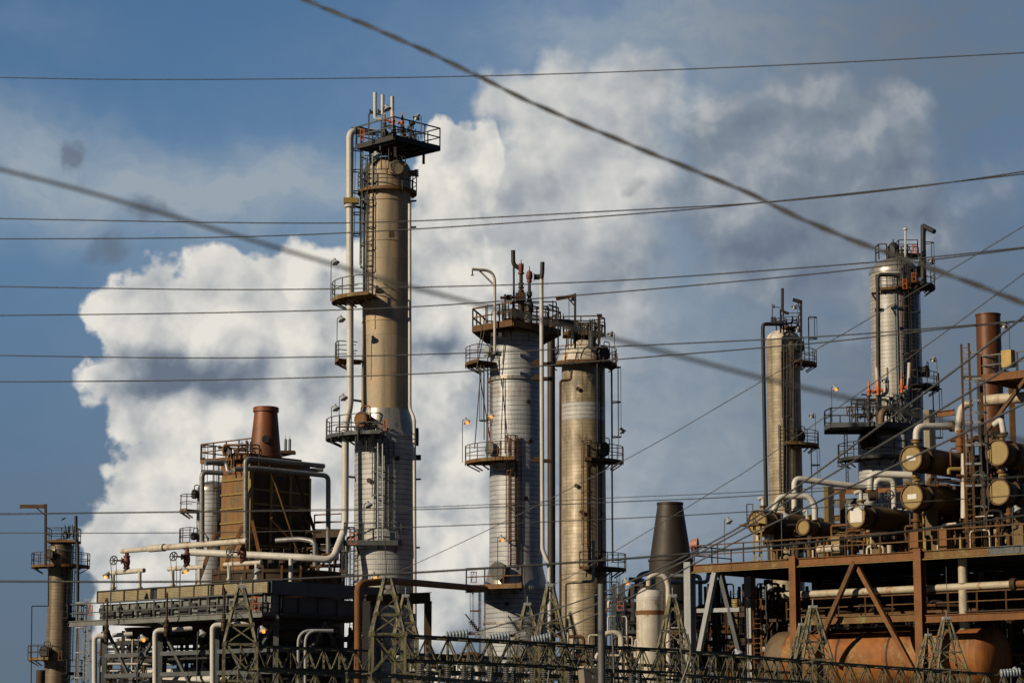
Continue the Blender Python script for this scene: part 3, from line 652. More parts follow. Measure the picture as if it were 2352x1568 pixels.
# ================================================================== TOWER 2: blue-silver column
T = Tower('silver_tower', 'blue silver banded column in the centre with two black vents', 'tower', 1185, 900, 160)
T2 = T
T.shell([(None, 74), (1357, 74), (1357, 75.5), (1348, 75.5)], 'blue_silver_shell', 'lower_shell')
T.shell([(1348, 73), (1300, 61.5)], 'dome_metal', 'cone'); T.shell([(1302, 62), (1296, 62), (1296, 61.5), (876, 61), (873, 60.5), (772, 60)], 'blue_silver_shell', 'upper_shell')
T.dome(744, 770, 58, 'dome_metal', lip=2.5)
T.ring(874, 65.5, .22, 'dome_metal'); T.ring(1432, 76, .14, 'dome_metal')
cf = P(1178, 742, 156); z_ = zv(740, 156.5)
pts_ = [(P(1086, 740, 158.2)), (P(1178, 740, 155.6)), (P(1287, 740, 159.5)), (P(1240, 740, 164)), (P(1120, 740, 163))]
po = deck_path(T.root, [(p.x, p.y) for p in pts_], z_, 'rust_steel', 'rust_steel', th=.42, w=.09, hgt=1.2, edges=[[0, 1, 2, 3, 4, 0]])
for (a, r_) in ((225, 57), (262, 57), (300, 57), (345, 57), (190, 57), (80, 57), (130, 57)):
    b = MB(); q = T.pt(a, r_, 772); b.bar(q - Z * .6, Vector((q.x, q.y, z_ - .1)), .16); part(b, 'support_post', 'grey_steel', T.root)
T.plat(838, 60, 118, 172, 222, 'rust_steel', br=3)
T.plat(1063, 60, 118, 175, 268, 'rust_deck', 'rust_steel', br=4)
po = deck_path(T.root, [(P(1071, 1344, 156.6).x, 156.6), (P(1199, 1344, 154.6).x, 154.6), (P(1199, 1344, 157.6).x, 157.8), (P(1071, 1344, 160).x, 160)], zv(1342, 155.6), 'rust_deck', 'rust_steel', edges=[[3, 0, 1, 2]], th=.3, w=.08, hgt=1.1,
    brackets=[((P(u, 1350, 155.8)), (P(u, 1362, 158))) for u in (1085, 1130, 1180)])
T.ladder(197, 65, 845, 1030, 'rust_orange', True, 'dark_steel', hoop=4.5)
T.ladder(180, 66, 700, 1050, 'rust_steel', False, width=.4)
T.ladder(262, 66, 1010, 1310, 'rust_orange', True, 'rust_steel', hoop=2.0)
T.ladder(276, 62, 1012, 1300, 'rust_dark', False, width=.3)
T.ladder(192, 84, 1350, 1520, 'rust_steel', True, 'rust_steel', hoop=2.0)
T.manway(215, 60, 1035, 17, 'wrap_grey', out=.35, davit=False, bolts=0)
T.manway(243, 70, 1316, 21, 'wrap_grey', out=.6, davit=False, bolts=0)
T.manway(205, 62, 812, 15, 'light_grey_steel', out=.3, davit=False, bolts=0)
for u, v in ((1243, 836), (1243, 1058), (1244, 870)):
    b = MB(); q = P(u, v, 157); b.box(q, .7, .25, .1); b.box(q + Z * .15 + Vector((-.3, 0, 0)), .2, .2, .12); part(b, 'pipe_support', 'rust_dark', T.root)
# crane davit
b = MB(); b.tube(fillet([P(1136.5, 812, 156.3), P(1136.5, 622, 156.3), P(1084, 618, 155.8)], 3.2, 10), 3.4 * S(156), 14)
rt = root('crane_davit', 'white curved crane davit at the centre column top left', 'davit', P(1136.5, 812, 156.3)); part(b, 'mast', 'stained_white', rt)
b = MB(); b.bar(P(1102, 622, 156), P(1132, 652, 156.3), .1); part(b, 'brace', 'white_paint', rt)
b = MB(); b.tube([P(1085, 620, 155.8), P(1085, 630, 155.8)], .05, 6); b.arc(P(1085, 630, 155.8), .1, P(1085, 632, 155.8).z, 0, 360, .05, 10); part(b, 'hook', 'dark_steel', rt)
for v in (770, 812): b = MB(); b.box(P(1140, v, 156.7), .35, .35, .12); part(b, 'bracket', 'grey_steel', rt)
# vents
b = MB(); b.tube(fillet([P(1178.5, 575, 157.5), P(1179, 608, 157.5), P(1195, 617, 157.5)], .5), 5.2 * S(157), 14, cap=False); b.tube([P(1180, 612, 157.5), P(1180.5, 738, 157.5)], .07, 8)
solo(b, 'vent_pipe', 'black vent pipe bending right, taller of two on the centre column', 'pipe', 'black_steel')
rt = pipe('vent_pipe', 'long vent pipe down the right side of the centre column, black at its tip', [(1243.5, 636, 156.5), (1246, 1262, 156), (1262, 1300, 155.8), (1263, 1452, 155.8)], 5, 'white_paint', 1.6)
b = MB(); b.tube(fillet([P(1246, 602, 156.5), P(1245.5, 625, 156.5), P(1243.5, 640, 156.5)], .3), 5.3 * S(156.5), 14, cap=False); b.cyl(P(1243.5, 633, 156.5), P(1243.6, 648, 156.5), 5.15 * S(156.5), n=14)
solo(b, 'vent_tip', 'black upper length of the right vent pipe on the centre column', 'pipe', 'black_steel')
b = MB(); b.tube([P(1226, 636, 157), P(1240, 636, 157)], .18, 10); b.cyl(P(1226, 636, 157), P(1228, 636, 157), .26)
solo(b, 'outlet_pipe', 'short black outlet joining the rust red valve to the right vent', 'pipe', 'black_steel')
valve_stack('relief_valve', 'rust red relief valve beside the taller black vent', 1197, [(596, .8), (602, 1), (605, 1.5), (606, 6), (610, 6.5), (620, 6), (624, 5), (626, 7.5), (629, 7.5)], 157.3, 'red_valve', 'rust red relief valves')
valve_stack('relief_valve', 'rust red relief valve feeding the right black vent', 1216, [(611, 1), (618, 1), (622, 2), (624, 6), (632, 8), (640, 7), (643, 5), (645, 6), (648, 6)], 157.1, 'red_valve', 'rust red relief valves')
valve_stack('valve_stack', 'tall spool and dark bulb valves under the taller vent valve', 1197, [(629, 4.3), (649, 4.3), (650, 7), (653, 7), (654, 5), (658, 5), (659, 7), (662, 7), (663, 3.5), (667, 7), (671, 7), (672, 9), (676, 9), (677, 6), (682, 8), (688, 7), (691, 8), (695, 8), (697, 7), (742, 8)], 157.3, 'rust_dark', None, (1180, 683, 0.1))
valve_stack('valve_stack', 'spool and round bulb valve under the right vent valve', 1216, [(648, 3.7), (669, 3.7), (670, 6.5), (680, 6.5), (681, 4), (688, 6), (690, 6), (693, 6.5), (697, 9), (703, 9.5), (710, 9), (712, 10), (715, 10), (718, 7), (742, 7)], 157.1, 'black_steel')
b = MB(); w_ = P(1174, 696, 156.5); wheel(b, w_, (0.3, -1, 0), 3.2 * S(156), .02); b.cyl(w_, w_ + Vector((.3, .3, 0)), .02); solo(b, 'handwheel', 'small red handwheel on the centre column deck', 'handwheel', 'red_wheel')
b = MB(); b.tube([P(1149, 684, 157), P(1195, 682, 157)], .1, 8); b.cyl(P(1163, 683, 157), P(1176, 683, 157), .18, n=10); b.cyl(P(1184, 683, 157), P(1208, 683, 157), .32, n=12); b.cyl(P(1160, 676, 157), P(1161, 738, 157), .07, n=8)
solo(b, 'actuator', 'dark horizontal actuator left of the spools on the centre column', 'actuator', 'rust_dark')
b = MB(); b.lathe(P(1180, 740, 157), [(12 * T.k, zv(742, 157)), (11 * T.k, zv(722, 157)), (6 * T.k, zv(708, 157))], 16, True)
solo(b, 'elbow_housing', 'dark squat elbow at the foot of the taller vent', 'pipe', 'rust_dark')
for pts_, lab in (([(1260, 700), (1278, 706), (1282, 706), (1282, 812), (1270, 814)], 'thin black bent conduit right of the centre column'),):
    b = MB(); b.tube(fillet([P(u, v, 157) for u, v in pts_], .2), .06, 6); solo(b, 'conduit', lab, 'conduit', 'black_steel')
lamp(1070, 968, 155.5, 96, 'lit floodlight on a pole left of the centre column mid platform', True)
lamp(1125, 955, 156, 100, 'lit floodlight in front of the centre column shell edge', True)
lamp(1151, 1237, 154, 110, 'lit floodlight low in front of the centre column ladder', True)
safety_gate(1147, 1030, 155.4, 'orange safety gate on the centre column mid platform', 9, 26, 'rust_orange')
safety_gate(1088, 1325, 155.6, 'orange safety gate on the centre column lowest platform', 12, 24, 'rust_orange')
# guy strands left of the ladder
b = MB()
for (u0, v0, u1, v1) in ((1098, 838, 1126, 1010), (1105, 838, 1090, 1030), (1112, 838, 1112, 1010), (1117, 740, 1094, 850), (1108, 745, 1100, 800)): b.tube([P(u0, v0, 157.5), P(u1, v1, 157.5)], .035, 5)
solo(b, 'cable_bundle', 'loose dark cables hanging left of the centre column', 'cable', 'black_steel')
# ================================================================== TOWER 3: weathered aluminium column with the round head
T = Tower('weathered_tower', 'brownish banded column with round pale head right of centre column', 'tower', 1340, 900, 172)
T3 = T
T.shell([(None, 52), (1320, 52), (1318, 51), (840, 50.5)], 'stained_jacket')
b = MB(); b.lathe(T.c, [(50.8 * T.k, T.z(968)), (50.8 * T.k, T.z(928))], 44); part(b, 'repaired_jacket', 'silver_shell', T.root, 'bright replaced section of jacket')
T.dome(778, 836, 53.5, 'stained_white', 'insulated_head', lip=.5)
T.plat(838, 52, 78, 169, 395, 'rust_steel', 'rust_steel', hgt=1.1, br=5)
T.plat(1062, 50, 92, 270, 362, 'rust_steel', 'rust_dark', br=4)
T.plat(1308, 50, 96, 262, 362, 'rust_steel', 'rust_dark', br=4)
po = deck_path(T.root, [(T.x - 46 * T.k, T.y - 30 * T.k), (T.x + 34 * T.k, T.y - 40 * T.k), (T.x + 50 * T.k, T.y - 5 * T.k), (T.x + 20 * T.k, T.y + 30 * T.k), (T.x - 46 * T.k, T.y + 20 * T.k)], T.z(768), 'rust_deck', 'rust_dark', th=.22, w=.08, hgt=1.15)
b = MB()
for (a, rr) in ((230, 34), (300, 34), (350, 36), (120, 34)): q = T.pt(a, rr, 800); b.bar(q, Vector((q.x, q.y, T.z(768))), .12)
b.lathe(T.c, [(22 * T.k, T.z(785)), (18 * T.k, T.z(766))], 20); part(b, 'support_frame', 'dark_steel', T.root)
T.ladder(275, 58, 1020, 1312, 'rust_orange', True, 'rust_steel', hoop=2.0)
T.ladder(352, 66, 845, 1062, 'dark_steel', True, 'dark_steel', hoop=2.2)
T.ladder(350, 66, 1062, 1290, 'dark_steel', False)
T.ladder(345, 62, 1310, 1500, 'dark_steel', True, hoop=2.0)
T.manway(318, 50, 1036, 17, 'black_steel', out=.35); T.manway(318, 52, 818, 19, 'dark_steel', out=.3); T.manway(300, 51, 1292, 14, 'black_steel', out=.4)
T.ring(1318, 53, .1, 'aged_jacket')
b = MB()
for u in (1372, 1380): b.tube([P(u, 800, 169.6), P(u + 1, 1300, 169.6)], .06, 6)
for v in (930, 1050, 1180): b.bar(P(1366, v, 169.6), P(1386, v, 169.6), .07)
solo(b, 'conduit', 'dark conduits down the shaded side of the weathered column', 'conduit', 'black_steel')
pipe('transfer_pipe', 'thick dark brown pipe between the centre and weathered columns', [(1322, 776, 169.6), (1316, 742, 169), (1266, 740, 167), (1267, 1520, 167)], 9.0, 'brown_stack', 2.2, fl=[])
pipe('steam_pipe', 'narrow rust pipe left edge of the weathered column', [(1313, 850, 169), (1311, 872, 169), (1287, 874, 168.8), (1287, 1500, 168.8)], 3.0, 'rust_steel', 2)
pipe('steam_pipe', 'tan elbow pipe low on the weathered column', [(1363, 1240, 168.8), (1363, 1334, 168.8), (1298, 1338, 168.8), (1298, 1520, 168.8)], 3.6, 'aged_jacket', 2)
b = MB(); b.bar(P(1321, 800, 168.5), P(1321, 674, 168.5), .16); part_r = root('crane_davit', 'dark post with a rust arm above the weathered column', 'davit', P(1321, 800, 168.5)); part(b, 'mast', 'dark_steel', part_r)
b = MB(); b.ibeam(P(1277, 687, 168.5), P(1320, 679, 168.5), .2, .22); part(b, 'arm', 'rust_steel', part_r)
b = MB(); b.bar(P(1305, 685, 168.5), P(1320, 702, 168.5), .08); part(b, 'brace', 'rust_dark', part_r)
b = MB(); b.bar(P(1377, 790, 169), P(1377, 724, 169), .15); b.bar(P(1371, 724, 169), P(1383, 724, 169), .15, .18); solo(b, 'pipe_stanchion', 'rusty post with short cross arm above the weathered column', 'post', 'rust_dark')
b = MB()
for u in (1355, 1360, 1365): b.tube([P(u, 770, 168), P(u, 733, 168)], .06, 6)
b.lathe(P(1360, 770, 168), [(9 * T.k, zv(800, 168)), (9 * T.k, zv(760, 168))], 14, True); solo(b, 'instrument_cluster', 'dark cylinder with thin upright tubes on the weathered column head', 'instrument', 'dark_steel')
lamp(1404, 768, 168, 60, 'small unlit floodlight right of the weathered column head', face=-1)
lamp(1428, 990, 168, 62, 'small unlit floodlight right of the weathered column mid platform', face=1)
lamp(1314, 686, 169, 60, 'small floodlight hung beside the rust davit arm', face=1)
safety_gate(1413, 822, 168, 'rusty orange gate on the weathered column round platform', 10, 20, 'rust_orange')
# self-sown shrub on the platform
rt = root('wild_shrub', 'green self sown shrub growing on the weathered column platform', 'plant', P(1274, 838, 168.5))
b = MB(); lf = MB()
for i in range(16):
    a = random.uniform(0, 6.28); tip = P(1274, 838, 168.5) + Vector((math.cos(a) * random.uniform(.1, .5), math.sin(a) * .35, random.uniform(.5, 1.5)))
    b.tube([P(1274, 838, 168.5), tip], [.015, .006], 4)
    for j in range(26):
        q = P(1274, 838, 168.5).lerp(tip, random.uniform(.3, 1.05)) + Vector([random.gauss(0, .07) for _ in range(3)])
        d1 = Vector([random.gauss(0, 1) for _ in range(3)]).normalized() * .05; d2 = d1.cross(Vector([random.gauss(0, 1) for _ in range(3)])).normalized() * .02
        lf.add([q - d1, q + d2, q + d1, q - d2], [(0, 1, 2, 3)])
part(b, 'stem', 'rust_dark', rt); part(lf, 'foliage', 'leaf_green', rt)
# ================================================================== LEFT SMALL TOWER
T = Tower('short_tower', 'small weathered banded column at the far left', 'tower', 139, 1300, 205)
TL = T
T.shell([(None, 30), (1512, 30), (1511, 27.5), (1252, 27.5)], 'brown_jacket'); T.dome(1234, 1262, 27, 'dome_metal')
T.plat(1300, 27, 66, 150, 390, 'rust_deck', 'rust_dark', br=5); T.plat(1512, 28, 67, 168, 262, 'rust_deck', 'rust_dark', br=3); T.plat(1420, 28, 55, 300, 370, 'dark_steel', br=2); T.plat(1545, 28, 62, 300, 360, 'dark_steel', br=2)
po = deck_path(T.root, [(T.x - 28 * T.k, T.y - 30 * T.k), (T.x + 40 * T.k, T.y - 34 * T.k), (T.x + 40 * T.k, T.y + 25 * T.k), (T.x - 28 * T.k, T.y + 25 * T.k)], T.z(1243), 'rust_deck', 'rust_dark', th=.18)
T.ladder(300, 30, 1300, 1400, 'dark_steel', False); T.ladder(345, 34, 1210, 1520, 'dark_steel', False, width=.4); T.ladder(350, 62, 1425, 1568, 'light_grey_steel', True, 'light_grey_steel', hoop=2.2)
T.manway(240, 27, 1276, 13, 'black_steel', out=.5); T.manway(235, 29, 1497, 14, 'black_steel', out=.5)
pipe('overhead_pipe', 'dark pipe rising past the right of the far left column', [(174.5, 1184, 203), (175, 1240, 203), (179, 1252, 203), (177.5, 1600, 203)], 3.6, 'dark_steel', 2)
rt = root('crane_davit', 'rusty square crane davit on the far left column', 'davit', P(105, 1298, 202)); b = MB(); b.bar(P(105, 1298, 202), P(105, 1157, 202), .2); part(b, 'mast', 'rust_dark', rt)
b = MB(); b.bar(P(46, 1162.5, 202), P(102, 1162.5, 202), .22, .3); part(b, 'arm', 'rust_steel', rt); b = MB(); b.bar(P(84, 1166, 202), P(103, 1182, 202), .1); part(b, 'brace', 'rust_dark', rt)
b = MB(); b.tube(fillet([P(111, 1300, 202), P(111, 1391, 202), P(73, 1391, 202), P(71, 1640, 202)], .1), .05, 6); solo(b, 'conduit', 'thin dark conduit stepping out left of the far left column', 'conduit', 'black_steel')
b = MB(); b.lathe(P(93, 1568, 200), [(10 * T.k, -.1), (10 * T.k, zv(1538, 200))], 24, True); solo(b, 'exhaust_stack', 'short rusty stack at the bottom left corner', 'stack', 'rust_dark')
b = MB()
for i in range(9): a = P(158 + random.uniform(-12, 12), 1236, 203); b.bar(a, a + Vector((random.uniform(-.3, .3), 0, random.uniform(.3, 1.2))), .07)
b.cyl(P(146, 1222, 203), P(164, 1226, 203), .12, n=8); solo(b, 'valve_cluster', 'tangle of dark valves on top of the far left column', 'valve', 'rust_dark')
safety_gate(138, 1505, 201, 'orange gate on the low platform of the far left column', 7, 20, 'rust_orange')
# bird
b = MB(); q = P(145, 1192, 190)
b.tube([q + Vector((-.18, 0, -.1)), q, q + Vector((.16, 0, .1)), q + Vector((.22, 0, .12))], [.01, .06, .045, .01], 8)
b.add([q, q + Vector((.06, 0, .06)), q + Vector((.2, .1, .30)), q + Vector((.05, .05, .12))], [(0, 1, 2, 3)]); b.add([q, q + Vector((.06, 0, .02)), q + Vector((-.05, -.3, .08)), q + Vector((-.1, -.1, .02))], [(0, 1, 2, 3)])
solo(b, 'bird', 'small dark bird flying above the far left column', 'bird', 'bird_dark')
# ================================================================== RIGHT COLUMN (aged)
T = Tower('aged_tower', 'brown banded column with a dark pipe on its left side', 'tower', 1801.5, 950, 190)
T4 = T
T.shell([(None, 39.5), (780, 39)], 'aged_jacket'); T.dome(757, 781, 39.5, 'stained_white', 'insulated_head', lip=.2)
T.plat(838, 38, 77, 280, 372, 'rust_steel', 'dark_steel', br=3); T.plat(1024, 38, 78, 263, 368, 'rust_deck', 'rust_dark', br=4)
po = deck_path(T.root, [(T.x + 0 * T.k, T.y - 25 * T.k), (T.x + 38 * T.k, T.y - 30 * T.k), (T.x + 40 * T.k, T.y + 20 * T.k), (T.x, T.y + 20 * T.k)], T.z(754), 'rust_steel', 'dark_steel', th=.2)
T.ladder(272, 42, 815, 1015, 'rust_dark', True, 'dark_steel', hoop=2.2); T.ladder(355, 60, 730, 830, 'dark_steel', True, hoop=1.2); T.ladder(352, 60, 1030, 1160, 'dark_steel', True, hoop=1.7); T.ladder(255, 42, 980, 1160, 'dark_steel', False)
T.manway(318, 38, 800, 15, 'black_steel', out=.3); T.manway(312, 38, 1006, 15, 'black_steel', out=.3)
b = MB()
for u in (1801, 1808, 1816, 1823): b.tube([P(u, 790, 188), P(u - 1, 1165, 188)], .06, 6)
solo(b, 'conduit', 'dark conduits down the middle of the right brown column', 'conduit', 'black_steel')
pipe('overhead_pipe', 'black pipe hugging the left side of the right brown column', [(1797, 744, 188), (1752, 744, 187.5), (1753, 820, 187.5), (1760, 1162, 187.5)], 4.6, 'black_steel', 2)
b = MB(); b.tube(fillet([P(1797, 662, 188), P(1797, 716, 188), P(1812, 720, 188)], .4), .12, 8); b.bar(P(1793, 765, 188), P(1793, 710, 188), .14); solo(b, 'vent_pipe', 'black pointed vent above the right brown column', 'pipe', 'black_steel')
b = MB(); b.bar(P(1773, 705, 188), P(1793, 706, 188), .06); b.bar(P(1774, 698, 188), P(1774, 740, 188), .06); b.cyl(P(1773, 728, 188), P(1773, 739, 188), .1); b.cyl(P(1779, 728, 188), P(1779, 739, 188), .1); b.bar(P(1778, 700, 188), P(1778, 708, 188), .09); solo(b, 'instrument_tubing', 'small gauge tubing left of the black pointed vent', 'tubing', 'dark_steel')
rt = root('crane_davit', 'black square davit on the right brown column', 'davit', P(1839.5, 850, 187)); b = MB(); b.bar(P(1840, 850, 187), P(1840, 690, 187), .17); part(b, 'mast', 'black_steel', rt); b = MB(); b.bar(P(1821, 688, 187), P(1839, 693, 187), .25); part(b, 'arm', 'black_steel', rt); b = MB(); b.bar(P(1833, 695, 187), P(1839, 717, 187), .08); part(b, 'brace', 'black_steel', rt)
lamp(1826, 705, 187, 30, 'pale lamp hung under the black davit arm', face=-1); lamp(1833, 758, 187, 30, 'pale lamp at the right brown column head', face=-1); lamp(1866, 955, 187, 42, 'small lamp above the right brown column mid platform', face=-1)
# ================================================================== RIGHT TALL TOWER (streaked)
T = Tower('streaked_tower', 'silver column with yellow rust streaks at the right', 'tower', 2058, 800, 185)
T5 = T
T.shell([(None, 58.5), (1100, 58.5), (628, 57)], 'streaked_jacket'); T.dome(594, 628, 57.5, 'dome_metal', lip=.8)
b = MB(); b.lathe(T.c, [(14 * T.k, T.z(597)), (14 * T.k, T.z(572)), (11 * T.k, T.z(563)), (5 * T.k, T.z(557)), (1.5 * T.k, T.z(556)), (1.5 * T.k, T.z(549))], 20, True); q = T.pt(250, 12, 580); b.cyl(q, q + Vector((-.25, -.4, 0)), .4, n=18)
part(b, 'top_nozzle', 'black_steel', T.root)
T.plat(672, 57, 72, 225, 292, 'rust_steel', 'dark_steel', br=2); T.plat(662, 57, 94, 290, 375, 'rust_dark', 'dark_steel', br=4); T.plat(893, 58, 97, 290, 370, 'dark_steel', 'dark_steel', br=3)
po = deck_path(T.root, [(T.x + 8 * T.k, T.y - 30 * T.k), (T.x + 52 * T.k, T.y - 32 * T.k), (T.x + 60 * T.k, T.y + 20 * T.k), (T.x + 8 * T.k, T.y + 20 * T.k)], T.z(588), 'rust_dark', 'dark_steel', th=.2)
b = MB(); rails_path(b, [(T.x - 40 * T.k, T.y + 12 * T.k), (T.x - 38 * T.k, T.y - 22 * T.k), (T.x - 20 * T.k, T.y - 26 * T.k)], T.z(597), 1.1, .08); part(b, 'railing', 'dark_steel', T.root)
T.ladder(284, 60, 610, 930, 'dark_steel', True, 'rust_dark', hoop=2.0); T.ladder(304, 62, 640, 1000, 'dark_steel', True, hoop=1.5); T.ladder(352, 74, 560, 660, 'dark_steel', True, hoop=1.3); T.ladder(352, 82, 895, 1060, 'dark_steel', True, hoop=2.2); T.ladder(262, 60, 640, 1000, 'light_grey_steel', False, width=.15)
T.manway(330, 58, 858, 14, 'black_steel', out=.5); T.manway(318, 58, 632, 14, 'black_steel', out=.3)
pipe('overhead_pipe', 'black hooked pipe down the left of the streaked column', [(2068, 635, 181.5), (2050, 631, 181.5), (2016, 631, 181.5), (2019, 1000, 181.5)], 5, 'black_steel', 2.2)
b = MB(); b.bar(P(2002, 674, 182), P(2022, 674, 182), .3, .15); b.bar(P(2004, 676, 182), P(2014, 692, 182), .12); part(b, 'pipe_support', 'black_steel', T.root); b = MB(); b.bar(P(2010, 712, 181.6), P(2030, 712, 181.6), .3, .25); part(b, 'pipe_support', 'black_steel', T.root)
rt = root('crane_davit', 'black davit with slanting arm on the streaked column', 'davit', P(2120, 655, 182)); b = MB(); b.tube([P(2120, 655, 182), P(2120.5, 517, 182)], .2, 10); part(b, 'mast', 'black_steel', rt); b = MB(); b.cyl(P(2120, 519, 182), P(2146, 532, 181), .19, n=12); part(b, 'arm', 'black_steel', rt); b = MB(); b.bar(P(2122, 538, 182), P(2129, 526, 182), .08); part(b, 'brace', 'black_steel', rt)
b = MB(); b.tube([P(2079.5, 592, 182), P(2079.5, 528, 182)], .07, 8); b.cyl(P(2079.5, 528, 182), P(2079.5, 524, 182), .16); b.cyl(P(2079.5, 531, 182), P(2079.5, 529, 182), .08); solo(b, 'antenna_mast', 'thin white mast with a small head on the streaked column', 'mast', 'white_paint')
lamp(2140, 598, 181, 50, 'small white lamp right of the black davit', face=-1); lamp(2145, 826, 181, 44, 'small lamp on a thin pole above the low right platform', face=-1)
safety_gate(2100, 572, 181.3, 'orange gate at the top platform of the streaked column', 8, 20); safety_gate(2099, 636, 181.3, 'orange gate beside the dome of the streaked column', 9, 20); safety_gate(2078, 652, 181, 'orange gate at the front platform of the streaked column', 9, 22)
# ================================================================== SHORT FAT VESSEL WITH RELIEF VALVES
T = Tower('relief_vessel', 'short wide silver vessel under a platform of orange valves', 'vessel', 2021, 1020, 169)
T6 = T
T.shell([(None, 52), (1006, 51)], 'silver_shell'); T.dome(982, 1007, 50, 'dome_metal', lip=.5)
T.plat(1056, 51, 97, 166, 300, 'dark_steel', br=4); 
po = deck_path(T.root, [(P(1902, 975, 165).x, 166.6), (P(1902, 975, 165).x + .2, 165), (P(2040, 975, 164).x, 164.2), (P(2100, 975, 164).x, 165.4), (P(2100, 975, 164).x, 168.8), (P(1915, 975, 164).x, 168.8)], zv(972, 165), 'grey_steel', 'dark_steel', th=.32, w=.07)
for a in (200, 235, 300, 350, 90): b = MB(); q = T.pt(a, 46, 1010); b.bar(q, Vector((q.x, q.y, zv(974, 165))), .16); part(b, 'support_post', 'dark_steel', T.root)
T.ladder(195, 85, 980, 1056, 'dark_steel', True, hoop=1.2); T.ladder(188, 80, 1060, 1130, 'dark_steel', True, hoop=1.5); T.manway(238, 51, 1020, 22, 'rust_dark', out=.35)
for u, v0, v1, lab in ((1996, 873, 908, 'leftmost orange relief valve on the short vessel platform'), (2017, 866, 907, 'middle orange relief valve on the short vessel platform'), (2071.5, 855, 902, 'rightmost orange relief valve near the streaked column')):
    relief('relief_valve', lab, u, v0, v1, 164.5, rU=4.6)
    valve_stack('valve_stack', 'dark valve spool supporting the ' + lab.split(' on ')[0].split(' near ')[0], u, [(v1, 2.5), (v1 + 12, 4.5), (v1 + 13, 6.5), (v1 + 18, 6.5), (v1 + 20, 4), (v1 + 30, 6), (v1 + 36, 4), (v1 + 40, 7), (v1 + 46, 7), (966, 5)], 164.5, 'dark_steel', 'valve spools on the short vessel', (u + (-14 if u < 2000 else 12), 938, 5.5))
for u0, v0, u1, v1, lab in ((2013.5, 844, 2017, 886, 'tan vent tube left of its pair on the short vessel'), (2036, 844, 2037, 892, 'tan vent tube right of its pair on the short vessel'), (2089, 833, 2087, 886, 'tan vent tube in front of the streaked column')):
    b = MB(); b.tube([P(u0, v0, 165), P(u1, v1, 165)], 4.4 * S(165), 14, cap=False); b.tube(fillet([P(u1, v1 - 2, 165), P(u1, v1 + 12, 165), P(u1 - 14, v1 + 14, 165)], .4), 4.2 * S(165), 12); solo(b, 'vent_pipe', lab, 'pipe', 'stained_white', 'tan vent tubes')
b = MB(); b.tube(fillet([P(2024, 974, 164), P(2024, 944, 164), P(2045, 938, 164.5)], .5), 8 * S(164), 14); solo(b, 'elbow_pipe', 'squat brown elbow at the middle of the valve platform', 'pipe', 'tank_head_brown')
b = MB()
for i in range(34):
    a = P(random.uniform(2045, 2098), random.uniform(905, 968), random.uniform(164, 166)); b.tube([a, a + Vector((random.uniform(-.5, .5), random.uniform(-.2, .2), random.uniform(-.6, .6)))], .03, 5)
    if i % 3 == 0: b.cyl(a, a + Vector((.12, 0, .08)), .12, n=8)
solo(b, 'instrument_cluster', 'tangle of small tubes and gauges right end of the valve platform', 'instrument', 'grey_steel')
lamp(1917, 892, 163.5, 78, 'lit floodlight left of the orange valves', True); lamp(2034, 916 - 42, 163, 76, 'grey floodlight beside the middle orange valve', face=-1); lamp(1869 + 10, 955, 168, 6, 'x') if False else None
safety_gate(1952, 944, 163.3, 'rusty gate on the left of the valve platform', 14, 22, 'rust_steel')

def clutter(name, label, u0, u1, v0, v1, Y0, Y1, n, seed, mats, rr=(.03, .1), vert=.5, cat='pipework', group=None):
    """a bundle of small bent pipes, posts and valves standing together"""
    rnd = random.Random(seed); c = P((u0 + u1) / 2, v1, (Y0 + Y1) / 2); rt = root(name, label, cat, c, group)
    for i in range(n):
        y = rnd.uniform(Y0, Y1); u = rnd.uniform(u0, u1); r = rnd.uniform(*rr); b = MB(); q = P(u, v1, y); top = zv(rnd.uniform(v0, v0 + (v1 - v0) * .55), y)
        if rnd.random() < vert:
            h = rnd.uniform(.3, 1.3) * rnd.choice((-1, 1)); t_ = rnd.random()
            pp = [q, (q.x, q.y, top)] + ([(q.x + h, q.y, top)] if t_ < .7 else []) + ([(q.x + h, q.y, top - rnd.uniform(.3, 1.5))] if t_ < .45 else [])
            b.tube(fillet(pp, r * 3) if len(pp) > 2 else pp, r, 8)
            if rnd.random() < .6: z_ = q.z + (top - q.z) * rnd.uniform(.3, .8); b.cyl((q.x, q.y, z_), (q.x, q.y, z_ + .07), r * 2, n=10); b.cyl((q.x, q.y, z_ + .3), (q.x, q.y, z_ + .37), r * 2, n=10); b.cyl((q.x, q.y, z_ + .05), (q.x, q.y, z_ + .32), r * 1.6, n=8); wheel(b, (q.x - .35, q.y - .1, z_ + .18), (1, -.5, 0), .16, .02, 4); b.cyl((q.x, q.y, z_ + .18), (q.x - .35, q.y - .1, z_ + .18), .025, n=5)
        else:
            L = rnd.uniform(.25, .8) * (u1 - u0) * S(y); z_ = rnd.uniform(q.z + (top - q.z) * .2, top); x0 = P(rnd.uniform(u0, u0 + (u1 - u0) * .4), v1, y).x
            pp = [(x0, y, z_ - rnd.uniform(.2, 1.5)), (x0, y, z_), (x0 + L, y, z_), (x0 + L, y, z_ + rnd.uniform(-1.2, .6))]; b.tube(fillet(pp, r * 3), r, 8)
        part(b, 'pipe_piece', rnd.choice(mats), rt)
    return rt
clutter('pipework', 'tangle of thin black tubing around the valves of the tallest column deck', 868, 960, 285, 345, 142.3, 144, 26, 3, ('black_steel', 'dark_steel', 'black_steel', 'rust_dark', 'grey_steel'), (.02, .05))
clutter('pipework', 'tangle of rusty tubing on the centre column top deck', 1140, 1275, 690, 740, 157.6, 160, 22, 4, ('rust_dark', 'black_steel', 'rust_steel'), (.025, .06))
